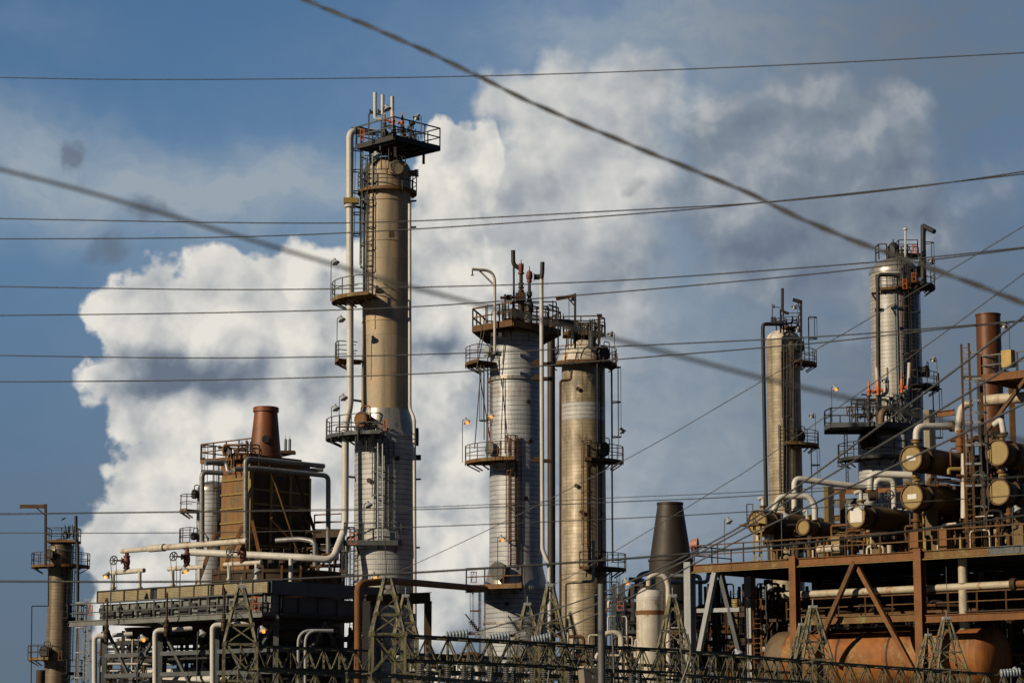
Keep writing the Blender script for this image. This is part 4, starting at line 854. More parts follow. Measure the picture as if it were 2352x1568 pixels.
clutter('pipework', 'dark tubing and small valves over the weathered column head', 1295, 1385, 735, 768, 169.5, 172, 16, 5, ('rust_dark', 'black_steel', 'rust_steel'), (.025, .06))
clutter('pipework', 'rusty tubing on top of the right brown column', 1796, 1838, 725, 756, 188.5, 190, 9, 6, ('black_steel', 'rust_dark'), (.03, .06))
clutter('pipework', 'dark tubing and valves filling the left of the valve platform', 1955, 2060, 905, 970, 165, 167, 22, 7, ('black_steel', 'dark_steel', 'grey_steel', 'rust_dark'), (.025, .07))
clutter('pipework', 'rust brown tubing around the cone platform of the tallest column', 815, 870, 960, 1002, 141.5, 142.4, 9, 8, ('rust_dark', 'grey_steel', 'dark_steel'), (.025, .05))
clutter('pipework', 'dark tubing on top of the streaked column', 2068, 2112, 560, 590, 182, 183.5, 9, 9, ('black_steel', 'rust_dark'), (.03, .06))

T = T1
for v in (560, 742): T.ring(v, 57.2, .07, 'tan_shell', 'weld_ring')
for Tn, pl in ((T2, ((296, 61.5, 930), (300, 61.5, 1020), (290, 61.5, 1150), (255, 73.5, 1390))), (T3, ((255, 51, 900), (250, 51, 1120), (262, 51.5, 1180))), (T1, ((295, 70.5, 1060), (245, 70.5, 1110)))):
    for a_, r_, v in pl: b = MB(); q = Tn.pt(a_, r_, v); e = Vector((math.cos(R(a_)), math.sin(R(a_)), 0)); b.cyl(q - e * .05, q + e * .14, .10, n=12); b.cyl(q + e * .141, q + e * .18, .15, n=14); part(b, 'small_nozzle', 'rust_dark', Tn.root)
# ================================================================== LEFT: AIR COOLER
C0_ = P(618, 1332, 135); c0 = Vector((C0_.x, C0_.y, 0))
def cz(v): return zv(v, 135)
L1 = along(C0_, GA, 226); L2 = along(C0_, GB, 868)
def tA(u, off=0.0, zref=None): return along(Vector((c0.x, c0.y, zref or C0_.z)) + GB * off, GA, u)
rc = root('air_cooler', 'long grey air cooler with perforated tan guards and a walkway', 'cooler', (c0.x, c0.y, 0))
for (ua, ub) in ((226, 347), (363, 485), (494, 616)):
    a, b_ = tA(ub), tA(ua); b = MB(); b.box(c0 + GA * (a + b_) / 2 + Z * (cz(1332) + cz(1361)) / 2, (b_ - a) / 2, .05, (cz(1332) - cz(1361)) / 2, GA, GB); part(b, 'mesh_guard', 'mesh_guard', rc)
b = MB()
for t in (tA(355), tA(490)): b.box(c0 + GA * t + GB * .12 + Z * (cz(1330) + cz(1362)) / 2, .5, .1, .38, GA, GB)
for t in [L1 * i / 12 for i in range(13)]: b.bar(c0 + GA * t - GB * .08 + Z * cz(1361), c0 + GA * t - GB * .08 + Z * cz(1333), .06)
for v in (1332.5, 1361.5): b.bar(c0 - GB * .08 + Z * cz(v), c0 - GB * .08 + GA * L1 + Z * cz(v), .07)
part(b, 'guard_frame', 'dark_steel', rc)
b = MB(); b.box(c0 + GA * L1 / 2 + GB * .5 + Z * (cz(1365) + cz(1404)) / 2, L1 / 2, .35, (cz(1365) - cz(1404)) / 2, GA, GB)
for i in range(19): t = L1 * (i + .5) / 19; b.box(c0 + GA * t + GB * .1 + Z * (cz(1365) + cz(1404)) / 2, .05, .07, (cz(1365) - cz(1404)) / 2 - .02, GA, GB)
part(b, 'bay_wall', 'cooler_panel', rc)
b = MB()
for i in range(9):
    t = L1 * (i + .35) / 9; b.box(c0 + GA * t + GB * .06 + Z * cz(1392), .42, .05, .28, GA, GB)
    b.box(c0 + GA * (t + .8) + GB * .05 + Z * cz(1380), .2, .05, .15, GA, GB)
part(b, 'wall_opening', 'black_steel', rc)
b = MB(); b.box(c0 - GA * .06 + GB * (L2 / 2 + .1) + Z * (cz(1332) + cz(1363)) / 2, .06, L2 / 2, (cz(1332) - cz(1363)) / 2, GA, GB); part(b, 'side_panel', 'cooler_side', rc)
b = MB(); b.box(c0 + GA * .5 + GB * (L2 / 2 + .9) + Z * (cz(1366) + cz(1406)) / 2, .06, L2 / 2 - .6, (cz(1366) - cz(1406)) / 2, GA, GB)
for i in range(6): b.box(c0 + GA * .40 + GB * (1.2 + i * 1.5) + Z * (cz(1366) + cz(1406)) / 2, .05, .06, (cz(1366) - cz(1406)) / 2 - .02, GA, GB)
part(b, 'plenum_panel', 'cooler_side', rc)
b = MB(); b.box(c0 + GA * L1 / 2 + GB * (L2 / 2) + Z * (cz(1334) - .1), L1 / 2 - .1, L2 / 2 - .1, .08, GA, GB); b.box(c0 + GA * (L1 / 2 + .2) + GB * (L2 / 2 + .6) + Z * cz(1408), L1 / 2, L2 / 2 - .3, .12, GA, GB); part(b, 'tube_deck', 'dark_steel', rc)
for i in range(4):
    q = c0 + GA * (2.3 + i * 4.1) + GB * 4.2; b = MB(); b.lathe(q, [(2.05, cz(1418)), (1.9, cz(1428)), (1.9, cz(1440)), (1.98, cz(1443))], 32); part(b, 'fan_ring', 'black_steel', rc)
    b = MB(); b.box(q + Z * cz(1446), .5, .45, .4, GA, GB); b.bar(q + GA * -2 + Z * cz(1452), q + GA * 2 + Z * cz(1452), .2, .25); part(b, 'fan_drive', 'dark_steel', rc)
zw = cz(1411)
b = MB(); b.box(c0 + GA * (L1 / 2 - .2) - GB * .7 + Z * zw, L1 / 2 + .9, .75, .04, GA, GB); b.ibeam(c0 - GB * 1.45 - GA * 1.1 + Z * (zw - .06), c0 - GB * 1.45 + GA * (L1 + .8) + Z * (zw - .06), .16, .32)
po = part(b, 'walkway', 'cooler_panel', rc)
b = MB(); w0, w1 = c0 - GB * 1.42 - GA * 1.1, c0 - GB * 1.42 + GA * (L1 + .8); rails_path(b, [w1 + GB * 1.2, w1, w0, w0 + GB * 1.2], zw, 1.1, .065, 1.6); part(b, 'railing', 'grey_steel', po)
for i, (a_, g_) in enumerate([(0, 0), (0, L2 - .5), (L1 * .33, 0), (L1 * .66, 0), (L1, 0), (L1 * .5, L2 - .5), (L1, L2 - .5), (L1 * .33, L2 - .5)]):
    q = c0 + GA * a_ + GB * (g_ + .6); b = MB(); b.bar((q.x, q.y, -.2), (q.x, q.y, cz(1409)), .3); part(b, 'leg', 'grey_steel', rc)
def brace_(a, g, a2, g2, m='grey_steel'):
    b = MB(); q, r_ = c0 + GA * a + GB * g, c0 + GA * a2 + GB * g2; b.bar((q.x, q.y, 2.0), (r_.x, r_.y, cz(1420)), .16); part(b, 'brace', m, rc)
for (a, a2) in ((0, L1 * .33), (L1 * .33, 0), (L1 * .33, L1 * .66), (L1 * .66, L1), (L1, L1 * .66)): brace_(a, .6, a2, .6)
brace_(0, .6, 0, L2 * .5); brace_(0, L2, 0, L2 * .5); brace_(0.3, L2 * .4, 0.3, L2 * .9)
b = MB()
for v in (1490, 1540): b.bar(c0 + GB * .6 + Z * cz(v), c0 + GB * .6 + GA * L1 + Z * cz(v), .18, .24); b.bar(c0 + GB * .6 + Z * cz(v), c0 + GB * L2 + Z * cz(v), .18, .24)
part(b, 'tie_beam', 'grey_steel', rc)
def YA(u, off): # depth of the vertical plane parallel to the cooler face, off metres towards the viewer
    t = along(c0 - GB * off + Z * 8, GA, u); return (c0 - GB * off + GA * t).y
for i, (u, vt, ue, vb) in enumerate(((217, 1459, 241, 1640), (356, 1446, 382, 1640), (488, 1434, 512, 1640))):
    y = YA(u, 2.2); w = ('left', 'middle', 'right')[i]
    pipe('riser_pipe', 'white hooked pipe, %s of three, in front of the air cooler' % w, [(ue, vt, y), (u, vt + 1, y), (u + .5, vb, y)], 6.0, 'white_paint', 2.0, fl=[(0, .08)], flm='white_paint', group='white hooked pipes in front of the air cooler')
    up_ = (244.5, 382, 513.5)[i]; y = YA(up_, 2.2)
    valve_stack('gate_valve', 'dark gate valve on a tall stem, %s of three along the walkway' % w, up_, [(vt - 80, .8), (vt - 79, 2.4), (vt - 25, 2.4), (vt - 24, 5), (vt - 17, 5), (vt - 16, 4), (vt - 10, 8), (vt - 6, 8), (vt - 4, 6), (vt + 4, 7), (vt + 8, 5), (vt + 14, 5)], y, 'rust_dark', 'gate valves along the walkway', (up_, vt - 82, 4.5, 'red_wheel'))
    y = YA(up_ + 20, 1.5); b = MB(); b.tube([P(up_ + 14, vt - 1, y), P(up_ + 60, vt - 4, y)], 5 * S(y), 12)
    solo(b, 'header_pipe', 'white horizontal stub below the walkway, %s of three' % w, 'pipe', 'white_paint', 'white stubs below the walkway')
for i, (ub, vb, us, v0, v1, uw, vw) in enumerate(((280.5, 1287, 290.5, 1268, 1310, 261, 1286), (418.6, 1278, 428.7, 1258, 1304, 398.5, 1277), (548, 1268.5, 558, 1246, 1292, 528.4, 1266))):
    y = YA(us, -2.5); k = S(y); w = ('left', 'middle', 'right')[i]
    rt = root('gate_valve', 'white and red gate valve with black handwheel, %s of the three over the guards' % w, 'valve', P(us, v1, y), 'handwheel valves over the air cooler')
    b = MB(); c = P(us, v1, y); b.lathe(c, [(r_ * k, zv(v, y)) for v, r_ in ((v1, 5), (v1 - 4, 5), (v1 - 5, 8), (v1 - 8, 8), (v1 - 9, 6), (v1 - 16, 8), (v1 - 24, 8), (v1 - 30, 6), (v1 - 31, 8), (v1 - 34, 8), (v1 - 35, 5), (v0, 5))], 16, True); part(b, 'valve_body', 'red_valve', rt)
    b = MB(); q = P(ub, vb, y); ax = Vector((-1, -.35, 0)).normalized(); b.cyl(q + ax * -.25, q, 5.5 * k); b.cyl(q, q + ax * .06, 7.5 * k, n=20); part(b, 'bonnet', 'pink_valve', rt)
    b = MB(); q2 = P(uw, vw, y - .5); wheel(b, q2, (-.5, -1, .1), 10 * k, .035, 6); b.cyl(q, q2, .05, n=8); part(b, 'handwheel', 'black_steel', rt)
    for sx in (-7, 6): b = MB(); b.tube([q2 + Vector((sx * k, 0, -.15)), P(uw + sx * .6 + 4, vw + 70, y - .5)], .018, 4); part(b, 'chain', 'dark_steel', rt)
for i, (ua, va, ub_, vb_, l1, l2, vl) in enumerate(((250, 1316, 331, 1309, 259.8, 320.8, 1358), (387, 1306, 469, 1301, 396.4, 458, 1352), (516, 1296, 601, 1291, 526.7, 589, 1338))):
    ya, yb = YA(ua, -2.5), YA(ub_, -2.5); w = ('left', 'middle', 'right')[i]; k = S(ya)
    lx = lambda u: va + (vb_ - va) * (u - ua) / (ub_ - ua)
    rt = root('inlet_header', 'white two legged pipe header, %s of the three on the air cooler' % w, 'pipe', P(l1, vl, ya), 'white two legged headers')
    b = MB(); b.tube([P(ua, va, ya), P(ub_, vb_, yb)], 5.2 * k, 14); part(b, 'crossbar', 'stained_white', rt)
    for u in (l1, l2):
        y_ = YA(u, -2.5); b = MB(); b.tube([P(u, lx(u), y_), P(u, vl + 4, y_)], 4.4 * k, 12); lo = part(b, 'leg', 'white_paint', rt)
        b = MB(); flange(b, P(u, vl - 8, y_), (0, 0, 1), 7.2 * k, .07); part(b, 'flange', 'stained_white', lo)
rt = root('outlet_header', 'long white sloping pipe with a fat section over the air cooler', 'pipe', P(568, 1242, 139)); b = MB(); k = S(142)
pa = [P(280, 1265, 145.6), P(338, 1260.4, 143.8), P(345, 1259.6, 143.6), P(374, 1257, 142.9), P(380, 1256.5, 142.7), P(568, 1242, 139)]
b.tube(pa, [5.6 * k, 5.6 * k, 8.4 * k, 8.4 * k, 7 * k, 7 * k], 16); part(b, 'pipe_run', 'stained_white', rt)
for u, v, y, r_ in ((341, 1260, 143.7, 7), (376, 1256.8, 142.8, 9)): b = MB(); b.tube([P(u, v, y), P(u + 2.5, v - .2, y - .05)], r_ * k, 14); part(b, 'weld_band', 'rust_steel', rt)
for u, v0, v1, lab in ((668, 1282, 1330, 'short white leg under the long white line near the heater'), ): pipe('support_pipe', lab, [(u, v0, 141), (u, v1 + 10, 141)], 5, 'white_paint')
for u, v, L, lit, lab in ((247, 1322, 92, True, 'lit floodlight at the left end of the air cooler'), (423, 1310, 110, True, 'lit floodlight above the middle perforated guard'), (326.6, 1466, 105, True, 'lit floodlight low under the left half of the air cooler'), (463, 1455, 110, False, 'dark floodlight low under the middle of the air cooler'), (589, 1312, 90, False, 'dark floodlight above the right perforated guard'), (602, 1446, 110, True, 'lit floodlight right of the nearer left lattice tower'), (859, 1324, 20, True, 'lit lamp on top of the rusty bent pipe'), (824, 1462, 100, False, 'grey floodlight in front of the rusty upright pipe')):
    lamp(u, v, YA(u, 2.4) if u < 600 else 133, L, lab, lit, face=-1 if u < 250 else 1)
safety_gate(588, 1385, 132.6, 'orange safety gate at the right end of the cooler walkway', 14, 30); safety_gate(206, 1401, 148, 'orange safety gate at the left end of the cooler walkway', 11, 22)
# caged ladder and far left access
rt = root('access_ladder', 'grey caged ladder at the left end of the air cooler', 'ladder', P(200, 1560, 151)); b = MB(); q = P(197, 1560, 151); q.z = 0; ladder_mesh(b, q, Vector((-.7, -.7, 0)), Vector((.7, -.7, 0)), 0, zv(1372, 151), .5, .07); part(b, 'rails', 'light_grey_steel', rt); b = MB(); cage_mesh(b, q, Vector((-.9, -.3, 0)), Vector((.3, -.9, 0)), 4, zv(1384, 151), 1.6, .42, .05); part(b, 'safety_cage', 'light_grey_steel', rt)
# vessels and racks beneath / behind the cooler
def drum(name, lab, u0, u1, v, Y0, Y1, rU, m, cat='tank', saddles=True):
    a, c = P(u0, v, Y0), P(u1, v, Y1); d = (c - a).normalized(); r = rU * S(Y0); rt = root(name, lab, cat, ((a.x + c.x) / 2, (a.y + c.y) / 2, 0))
    b = MB(); n = 7; pts = []; rs = []
    for i in range(n): t = math.pi / 2 * i / (n - 1); pts.append(a - d * r * .55 * math.cos(t)); rs.append(max(.01, r * math.sin(t)))
    for i in range(n): t = math.pi / 2 * i / (n - 1); pts.append(c + d * (.01 + r * .55 * math.sin(t))); rs.append(max(.01, r * math.cos(t)))
    b.tube(pts, rs, 36); part(b, 'shell', m, rt)
    if saddles:
        for t in (.2, .8):
            q = a.lerp(c, t); b = MB(); b.box((q.x, q.y, (q.z - r * .6) / 2), .15, r * .8, (q.z - r * .6) / 2, d, Vector((-d.y, d.x, 0))); part(b, 'saddle', 'dark_steel', rt)
    return rt
drum('storage_drum', 'white horizontal drum low behind the middle cooler pipes', 306, 520, 1552, 158, 150, 17, 'white_paint')
drum('storage_drum', 'blue grey drum under the air cooler behind lattice', 640, 760, 1560, 146, 149, 15, 'blue_grey_drum')
pipe('header_pipe', 'white pipe crossing the bottom left edge of the picture', [(300, 1580, 146), (352, 1564, 144), (500, 1558, 141)], 8, 'white_paint', 1.5, fl=[(1, .02), (1, .6)], flm='rust_steel')
b = MB(); b.box(P(730, 1490, 152), 5.5, .4, 3.2, GB, GA); q = P(730, 1490, 152)
rt = root('dark_backing_box', 'dark backing box added to deepen the shade beneath the right end of the cooler', 'backing box', (q.x, q.y, 0))  # dark box added to close off the sky behind the shaded end
b = MB(); b.box((q.x, q.y, 3.2), 6.3, 1.6, 3.2, GB, GA); part(b, 'wall', 'dark_steel', rt); b = MB(); b.box((q.x, q.y, 6.5), 6.5, 1.8, .1, GB, GA); part(b, 'roof', 'grey_steel', rt)  # body and top slab of the added backing box
def rack(lab, u0, u1, vtop, Y, n=7, seed=1, m='dark_steel', pm=('white_paint', 'grey_steel', 'rust_steel'), levels=(1452, 1500, 1545), vert=8, depth=3.0, name='pipe_rack', dirv=None):
    rnd = random.Random(seed); a, c = P(u0, 1500, Y), P(u1, 1500, Y); d = (Vector((c.x, c.y, 0)) - Vector((a.x, a.y, 0)))
    if dirv: L = along(a, dirv, u1); d = Vector(dirv) * L
    a = Vector((a.x, a.y, 0)); L = d.length; d = d.normalized(); e = Vector((-d.y, d.x, 0)); e = e if e.y > 0 else -e
    rt = root(name, lab, 'pipe rack', a + d * L / 2); zt = zv(vtop, Y)
    for i in range(n + 1):
        for g_ in (0, depth): q = a + d * L * i / n + e * g_; b = MB(); b.bar((q.x, q.y, -.1), (q.x, q.y, zt), .2); part(b, 'column', m, rt)
    b = MB()
    for v in levels:
        z = zv(v, Y)
        for g_ in (0, depth): b.bar(a + e * g_ + Z * z, a + d * L + e * g_ + Z * z, .16, .2)
        for i in range(n + 1): b.bar(a + d * L * i / n + Z * z, a + d * L * i / n + e * depth + Z * z, .14)
    part(b, 'beam', m, rt)
    for i in range(n):
        if rnd.random() < .6:
            b = MB(); z0, z1 = zv(levels[-1], Y), zv(levels[0], Y)
            if rnd.random() < .5: z0, z1 = z1, z0
            b.bar(a + d * L * i / n + Z * z0, a + d * L * (i + 1) / n + Z * z1, .1); part(b, 'brace', m, rt)
    for v in levels:
        for j in range(3):
            b = MB(); z = zv(v, Y); r = rnd.choice((.07, .11, .17, .2)); g_ = rnd.uniform(0, depth); x0 = rnd.uniform(0, L * .3); x1 = rnd.uniform(L * .6, L)
            q0, q1 = a + d * x0 + e * g_ + Z * (z + r + .14), a + d * x1 + e * g_ + Z * (z + r + .14)
            b.tube(fillet([q0 - Z * rnd.uniform(.3, 2.0), q0, q1, q1 + Z * rnd.uniform(-1.5, 1)], r * 2.5), r, 10); part(b, 'rack_pipe', rnd.choice(pm), rt)
    for j in range(vert):
        b = MB(); x = rnd.uniform(0, L); g_ = rnd.uniform(-.3, depth * .5); r = rnd.choice((.04, .05, .06, .12)); q = a + d * x + e * g_; z1 = zt * rnd.uniform(.6, 1.02); hd = rnd.uniform(.4, 1.5) * rnd.choice((-1, 1))
        b.tube(fillet([(q.x, q.y, 0), (q.x, q.y, z1), q + d * hd + Z * z1, q + d * hd + Z * (z1 - rnd.uniform(.3, 2))], r * 3), r, 8); part(b, 'upright_pipe', rnd.choice(pm), rt)
    b = MB(); rails_path(b, [a + d * 0, a + d * L], zv(levels[min(1, len(levels) - 1)], Y) + .1, 1.0, .05, 1.5); part(b, 'railing', m, rt)
    return rt
rack('cluttered rack of pipes under the left half of the air cooler', 235, 480, 1450, 152, 5, 3, levels=(1478, 1520, 1555), dirv=tuple(GD))
rack('dim rack of pipes under the right half of the air cooler', 520, 860, 1440, 146, 6, 5, levels=(1465, 1510, 1550))
rack('low rack of pipes behind the lattice at the centre', 860, 1400, 1500, 166, 8, 9, levels=(1515, 1545), pm=('grey_steel', 'rust_steel', 'dark_steel'), vert=12)
# rigid conduits in front of shade
for off, lab in ((0, 'left of the paired grey arched pipes beneath the cooler'), (18, 'right of the paired grey arched pipes beneath the cooler')):
    pipe('arched_pipe', lab, [(685 + off * .9, 1640, 133), (685 + off * .9, 1447, 133), (765, 1447 + off * .1, 133.6)], 3.4, 'light_grey_steel', 9)
# ================================================================== FURNACE
F0 = P(577, 1055, 160); f0 = Vector((F0.x, F0.y, 0)); fz = lambda v: zv(v, 160)
fa = along(F0, GA, 510); fb = along(F0, GB, 710)
rf = root('furnace', 'ochre and rust box furnace with a conical stack', 'furnace', (f0.x, f0.y, 0))
b = MB(); b.box(f0 + GA * fa / 2 + GB * fb / 2 + Z * (fz(1084) + 0) / 2, fa / 2, fb / 2, fz(1084) / 2, GA, GB); part(b, 'casing', 'furnace_panel', rf)
b = MB(); b.box(f0 + GA * fa / 2 + GB * fb / 2 + Z * (fz(1052) + fz(1084)) / 2, fa / 2 + .05, fb / 2 + .05, (fz(1052) - fz(1084)) / 2, GA, GB); part(b, 'top_band', 'furnace_orange', rf)
for j in range(3): b = MB(); b.box(f0 - GA * .012 + GB * fb * (.1667 + j / 3) + Z * fz(1190), .012, fb / 6 - .12, (fz(1086) - fz(1294)) / 2, GA, GB); part(b, 'side_panel', 'furnace_dark', rf)  # sooty sheets on the shaded face, with its shade put into the colour
b = MB()
for i in range(5):
    v = 1098 + i * 33; b.box(f0 - GB * .05 + GA * fa / 2 + Z * fz(v), fa / 2 + .02, .05, .05, GA, GB)
for g_ in (0.0, .33, .66, 1.0): b.box(f0 - GA * .07 + GB * (fb * g_) + Z * fz(1190), .07, .1, (fz(1084) - fz(1296)) / 2, GA, GB)
for v in (1122, 1155, 1210, 1250): b.box(f0 - GA * .05 + GB * fb / 2 + Z * fz(v), .05, fb / 2, .06, GA, GB)
b.box(f0 - GA * .02 - GB * .1 + Z * fz(1180), .22, .12, (fz(1066) - fz(1294)) / 2, GA, GB)
part(b, 'stiffener', 'cover_tan', rf)
for i, (u0, v0, u1, v1) in enumerate(((620, 1068, 692, 1288), (680, 1089, 741, 1276), (623, 1189, 670, 1239), (690, 1208, 727, 1239), (622, 1247, 672, 1243), (574, 1174, 622, 1171), (655, 1180, 700, 1175), (690, 1170, 720, 1240))):
    b = MB(); b.bar(P(u0, v0, 158.6 + (u0 - 577) * .03), P(u1, v1, 158.2 + (u1 - 577) * .03), .16); part(b, 'brace', 'rust_steel', rf)
for (u0, v0, u1, v1, y) in ((508, 1192, 450, 1350, 162.5), (558, 1207, 515, 1305, 158.8), (579, 1195, 600, 1290, 158.5)):
    b = MB(); b.bar(P(u0, v0, y), P(u1, v1, y), .3, .22); part(b, 'leg', 'rust_orange', rf)
sc = f0 + GA * fa * .40 + GB * fb * .42; scx = P(610, 1000, 163)
b = MB(); k = S(163); zz = lambda v: zv(v, 163)
b.lathe((scx.x, scx.y), [(39 * k, zz(1052)), (39 * k, zz(1046)), (36.5 * k, zz(1045)), (27 * k, zz(947)), (30 * k, zz(946)), (30 * k, zz(937)), (27.5 * k, zz(935)), (25 * k, zz(935)), (25 * k, zz(980))], 36); part(b, 'stack', 'rust_red_stack', rf)
b = MB(); q = Vector((scx.x, scx.y, zz(1013))) + Vector((.1, -1, 0)) * 32 * k; b.cyl(q, q - Vector((-.05, .35, 0)), .25); part(b, 'port', 'black_steel', rf)
zt = fz(1047)
pf = [f0 - GA * .6 - GB * .5, f0 + GA * (fa + 1.6) - GB * .5, f0 + GA * (fa + 1.6) + GB * 2, f0 + GA * (fa + .2) + GB * fb, f0 - GA * .6 + GB * (fb * .75)]
po = deck_path(rf, [(p.x, p.y) for p in pf], zt, 'rust_orange', 'rust_steel', edges=[[0, 1, 2, 3]], th=.25, w=.08, hgt=1.1)
b = MB(); q = pf[2] - GB * 1.5 + GA * .3; cage_mesh(b, Vector((q.x, q.y, 0)), GA, GB, zt - 1.4, zt + 1.1, .9, .38, .05); part(b, 'safety_cage', 'rust_dark', rf)
b = MB(); q = f0 + GA * (fa + .4) + GB * .3; ladder_mesh(b, Vector((q.x, q.y, 0)), GA, GB, fz(1250), fz(1050), .5, .07); cage_mesh(b, Vector((q.x, q.y, 0)), GA, GB, fz(1230), fz(1050), 1.8); part(b, 'ladder', 'rust_dark', rf)
b = MB(); kk = S(152); q = P(640, 1300, 153); z5 = lambda v: zv(v, 150)
b.lathe((q.x, q.y), [(150 * kk, 0), (150 * kk, z5(1316)), (154 * kk, z5(1316)), (154 * kk, z5(1309)), (60 * kk, z5(1304))], 60); part(b, 'base_ring', 'rust_dark', rf)
b = MB()
for i in range(22): a = math.pi * 2 * i / 22; b.bar((q.x + 152 * kk * math.cos(a), q.y + 152 * kk * math.sin(a), z5(1335)), (q.x + 152 * kk * math.cos(a), q.y + 152 * kk * math.sin(a), z5(1300)), .12)
part(b, 'base_rib', 'rust_steel', rf)
for u, lab in ((655.5, 'blue grey canister left of its pair beside the furnace stack'), (665, 'blue grey canister right of its pair beside the furnace stack')):
    b = MB(); c = P(u, 1036, 161); b.lathe(c, [(3.4 * k, zv(1036, 161)), (3.4 * k, zv(1010, 161)), (1, 0)][:2] + [(3.1 * k, zv(1008, 161)), (.6 * k, zv(1007, 161)), (.4 * k, zv(999, 161))], 14, True); solo(b, 'canister', lab, 'canister', 'blue_grey_drum', 'canisters beside the furnace stack')
b = MB(); b.box(P(661, 1039, 161), .5, .4, .1); b.bar(P(645, 1046, 161), P(672, 1040, 161), .12, .2); solo(b, 'shelf_bracket', 'rusty bracket carrying the two canisters', 'bracket', 'rust_dark')
for lab, pts, r_ in (('jacketed pipe stepping down at the furnace top left', [(471, 1063, 156.5), (519, 1059.5, 157.3), (524, 1083, 157), (533, 1084, 157)], 5.8),
    ('jacketed pipe looping across the furnace and down its right side', [(537, 1078, 156.5), (585, 1075, 157.5), (754, 1092, 160.5), (754, 1292, 160.5)], 5.8),
    ('jacketed pipe rising before the furnace corner then running right', [(564, 1255, 156), (564, 1052, 156), (744, 1070, 160)], 5.8),
    ('jacketed pipe down the left side of the furnace', [(512, 1086, 158.5), (464, 1083, 158), (464, 1248, 158)], 5.8),
    ('short jacketed pipe bending down low on the furnace right', [(634, 1241, 157), (690, 1237, 156.5), (724, 1243, 156), (724, 1300, 156)], 6),
    ('far jacketed pipe end behind the furnace top right', [(660, 1082, 163), (742, 1078, 163.5)], 5)):
    pipe('jacketed_pipe', lab, pts, r_, 'pipe_jacket', 2.4, bands=.42)
T = Tower('reboiler_vessel', 'silver domed vessel partly hidden left of the furnace', 'vessel', 487, 1200, 172); T.shell([(None, 36), (1126, 36)], 'blue_silver_shell'); T.dome(1104, 1127, 36, 'dome_metal'); T.ring(1175, 37, .15, 'dome_metal')
T.plat(1173, 36, 74, 175, 225, 'rust_deck', 'rust_dark', br=2); T.plat(1250, 36, 74, 172, 235, 'rust_deck', 'rust_dark', br=2); T.manway(215, 36, 1137, 11, 'black_steel', out=.3); T.manway(215, 36, 1233, 9, 'black_steel', out=.3)
rt = root('access_platform', 'rusty railed platform between the furnace and the tallest column', 'platform', P(752, 1225, 163)); pp = [P(722, 1222, 161), P(785, 1222, 160), P(790, 1222, 166), P(722, 1222, 166)]
deck_path(rt, [(p.x, p.y) for p in pp], zv(1222, 162), 'rust_dark', 'rust_steel', th=.5, w=.08)
b = MB()
for p in pp: b.bar((p.x, p.y, 0), (p.x, p.y, zv(1224, 162)), .2)
for v in (1265, 1300): b.bar(Vector((pp[0].x, pp[0].y, zv(v, 162))), Vector((pp[1].x, pp[1].y, zv(v, 162))), .1); 
part(b, 'column', 'rust_dark', rt)
# rusty bent pipe in front and its frame
pipe('rusty_pipe', 'thick flaking rust pipe turning from upright to the centre column', [(822, 1640, 131), (822, 1340, 131), (900, 1333, 133), (1115, 1352, 153)], 8.4, 'rust_orange', 2.4)
rt = root('pipe_portal', 'dark rusty portal frame between the lattice and centre columns', 'frame', P(983, 1560, 138)); b = MB(); b.ibeam(P(840, 1378, 134), P(988, 1372, 137), .35, .62); part(b, 'beam', 'rust_dark', rt); b = MB(); q = P(983, 1380, 137); b.bar((q.x, q.y, 0), q, .42); part(b, 'column', 'rust_dark', rt)
b = MB(); q = P(842, 1380, 134); b.bar((q.x, q.y, 0), q, .42); part(b, 'column', 'dark_steel', rt)

clutter('pipework', 'mixed white and grey pipework low at the left under the cooler', 225, 480, 1450, 1600, 149, 153, 26, 11, ('white_paint', 'grey_steel', 'dark_steel', 'rust_steel'), (.04, .12))
clutter('pipework', 'dark pipework behind the nearer left lattice tower', 480, 700, 1430, 1600, 141, 147, 30, 12, ('dark_steel', 'grey_steel', 'white_paint', 'black_steel', 'rust_dark'), (.04, .12))
clutter('pipework', 'dark pipework in the shade left of the rusty upright pipe', 690, 840, 1430, 1600, 137, 142, 24, 13, ('dark_steel', 'grey_steel', 'black_steel', 'rust_dark'), (.04, .14))
clutter('pipework', 'low pipework between the tallest and centre columns', 930, 1110, 1500, 1620, 120, 140, 18, 14, ('grey_steel', 'dark_steel', 'rust_steel', 'white_paint'), (.04, .12))
clutter('pipework', 'low pipework in front of the centre column foot', 1110, 1290, 1500, 1620, 120, 145, 18, 15, ('grey_steel', 'dark_steel', 'rust_steel', 'white_paint'), (.04, .12))
clutter('pipework', 'low pipework around the weathered column foot', 1290, 1440, 1440, 1620, 140, 154, 26, 16, ('grey_steel', 'dark_steel', 'rust_steel', 'stained_white'), (.04, .12))
clutter('pipework', 'rusty pipework beside the furnace lower right corner', 690, 800, 1220, 1320, 158, 164, 20, 17, ('rust_dark', 'rust_steel', 'dark_steel'), (.04, .1))
clutter('pipework', 'rusty tubing on the furnace roof platform', 505, 600, 1018, 1047, 158, 161, 12, 18, ('rust_dark', 'rust_steel', 'rust_orange'), (.03, .09))

rt = root('burner_pipework', 'low burner piping and boxes along the furnace foot right side', 'pipework', P(650, 1290, 156))
for i in range(5): b = MB(); q = P(600 + i * 26, 1292, 157.5 + i * .8); b.box(q, .35, .25, .3, GA, GB); b.tube([q, q + Z * .9, q + Z * .9 + GB * .6], .06, 6); part(b, 'burner_box', ('rust_dark', 'dark_steel')[i % 2], rt)
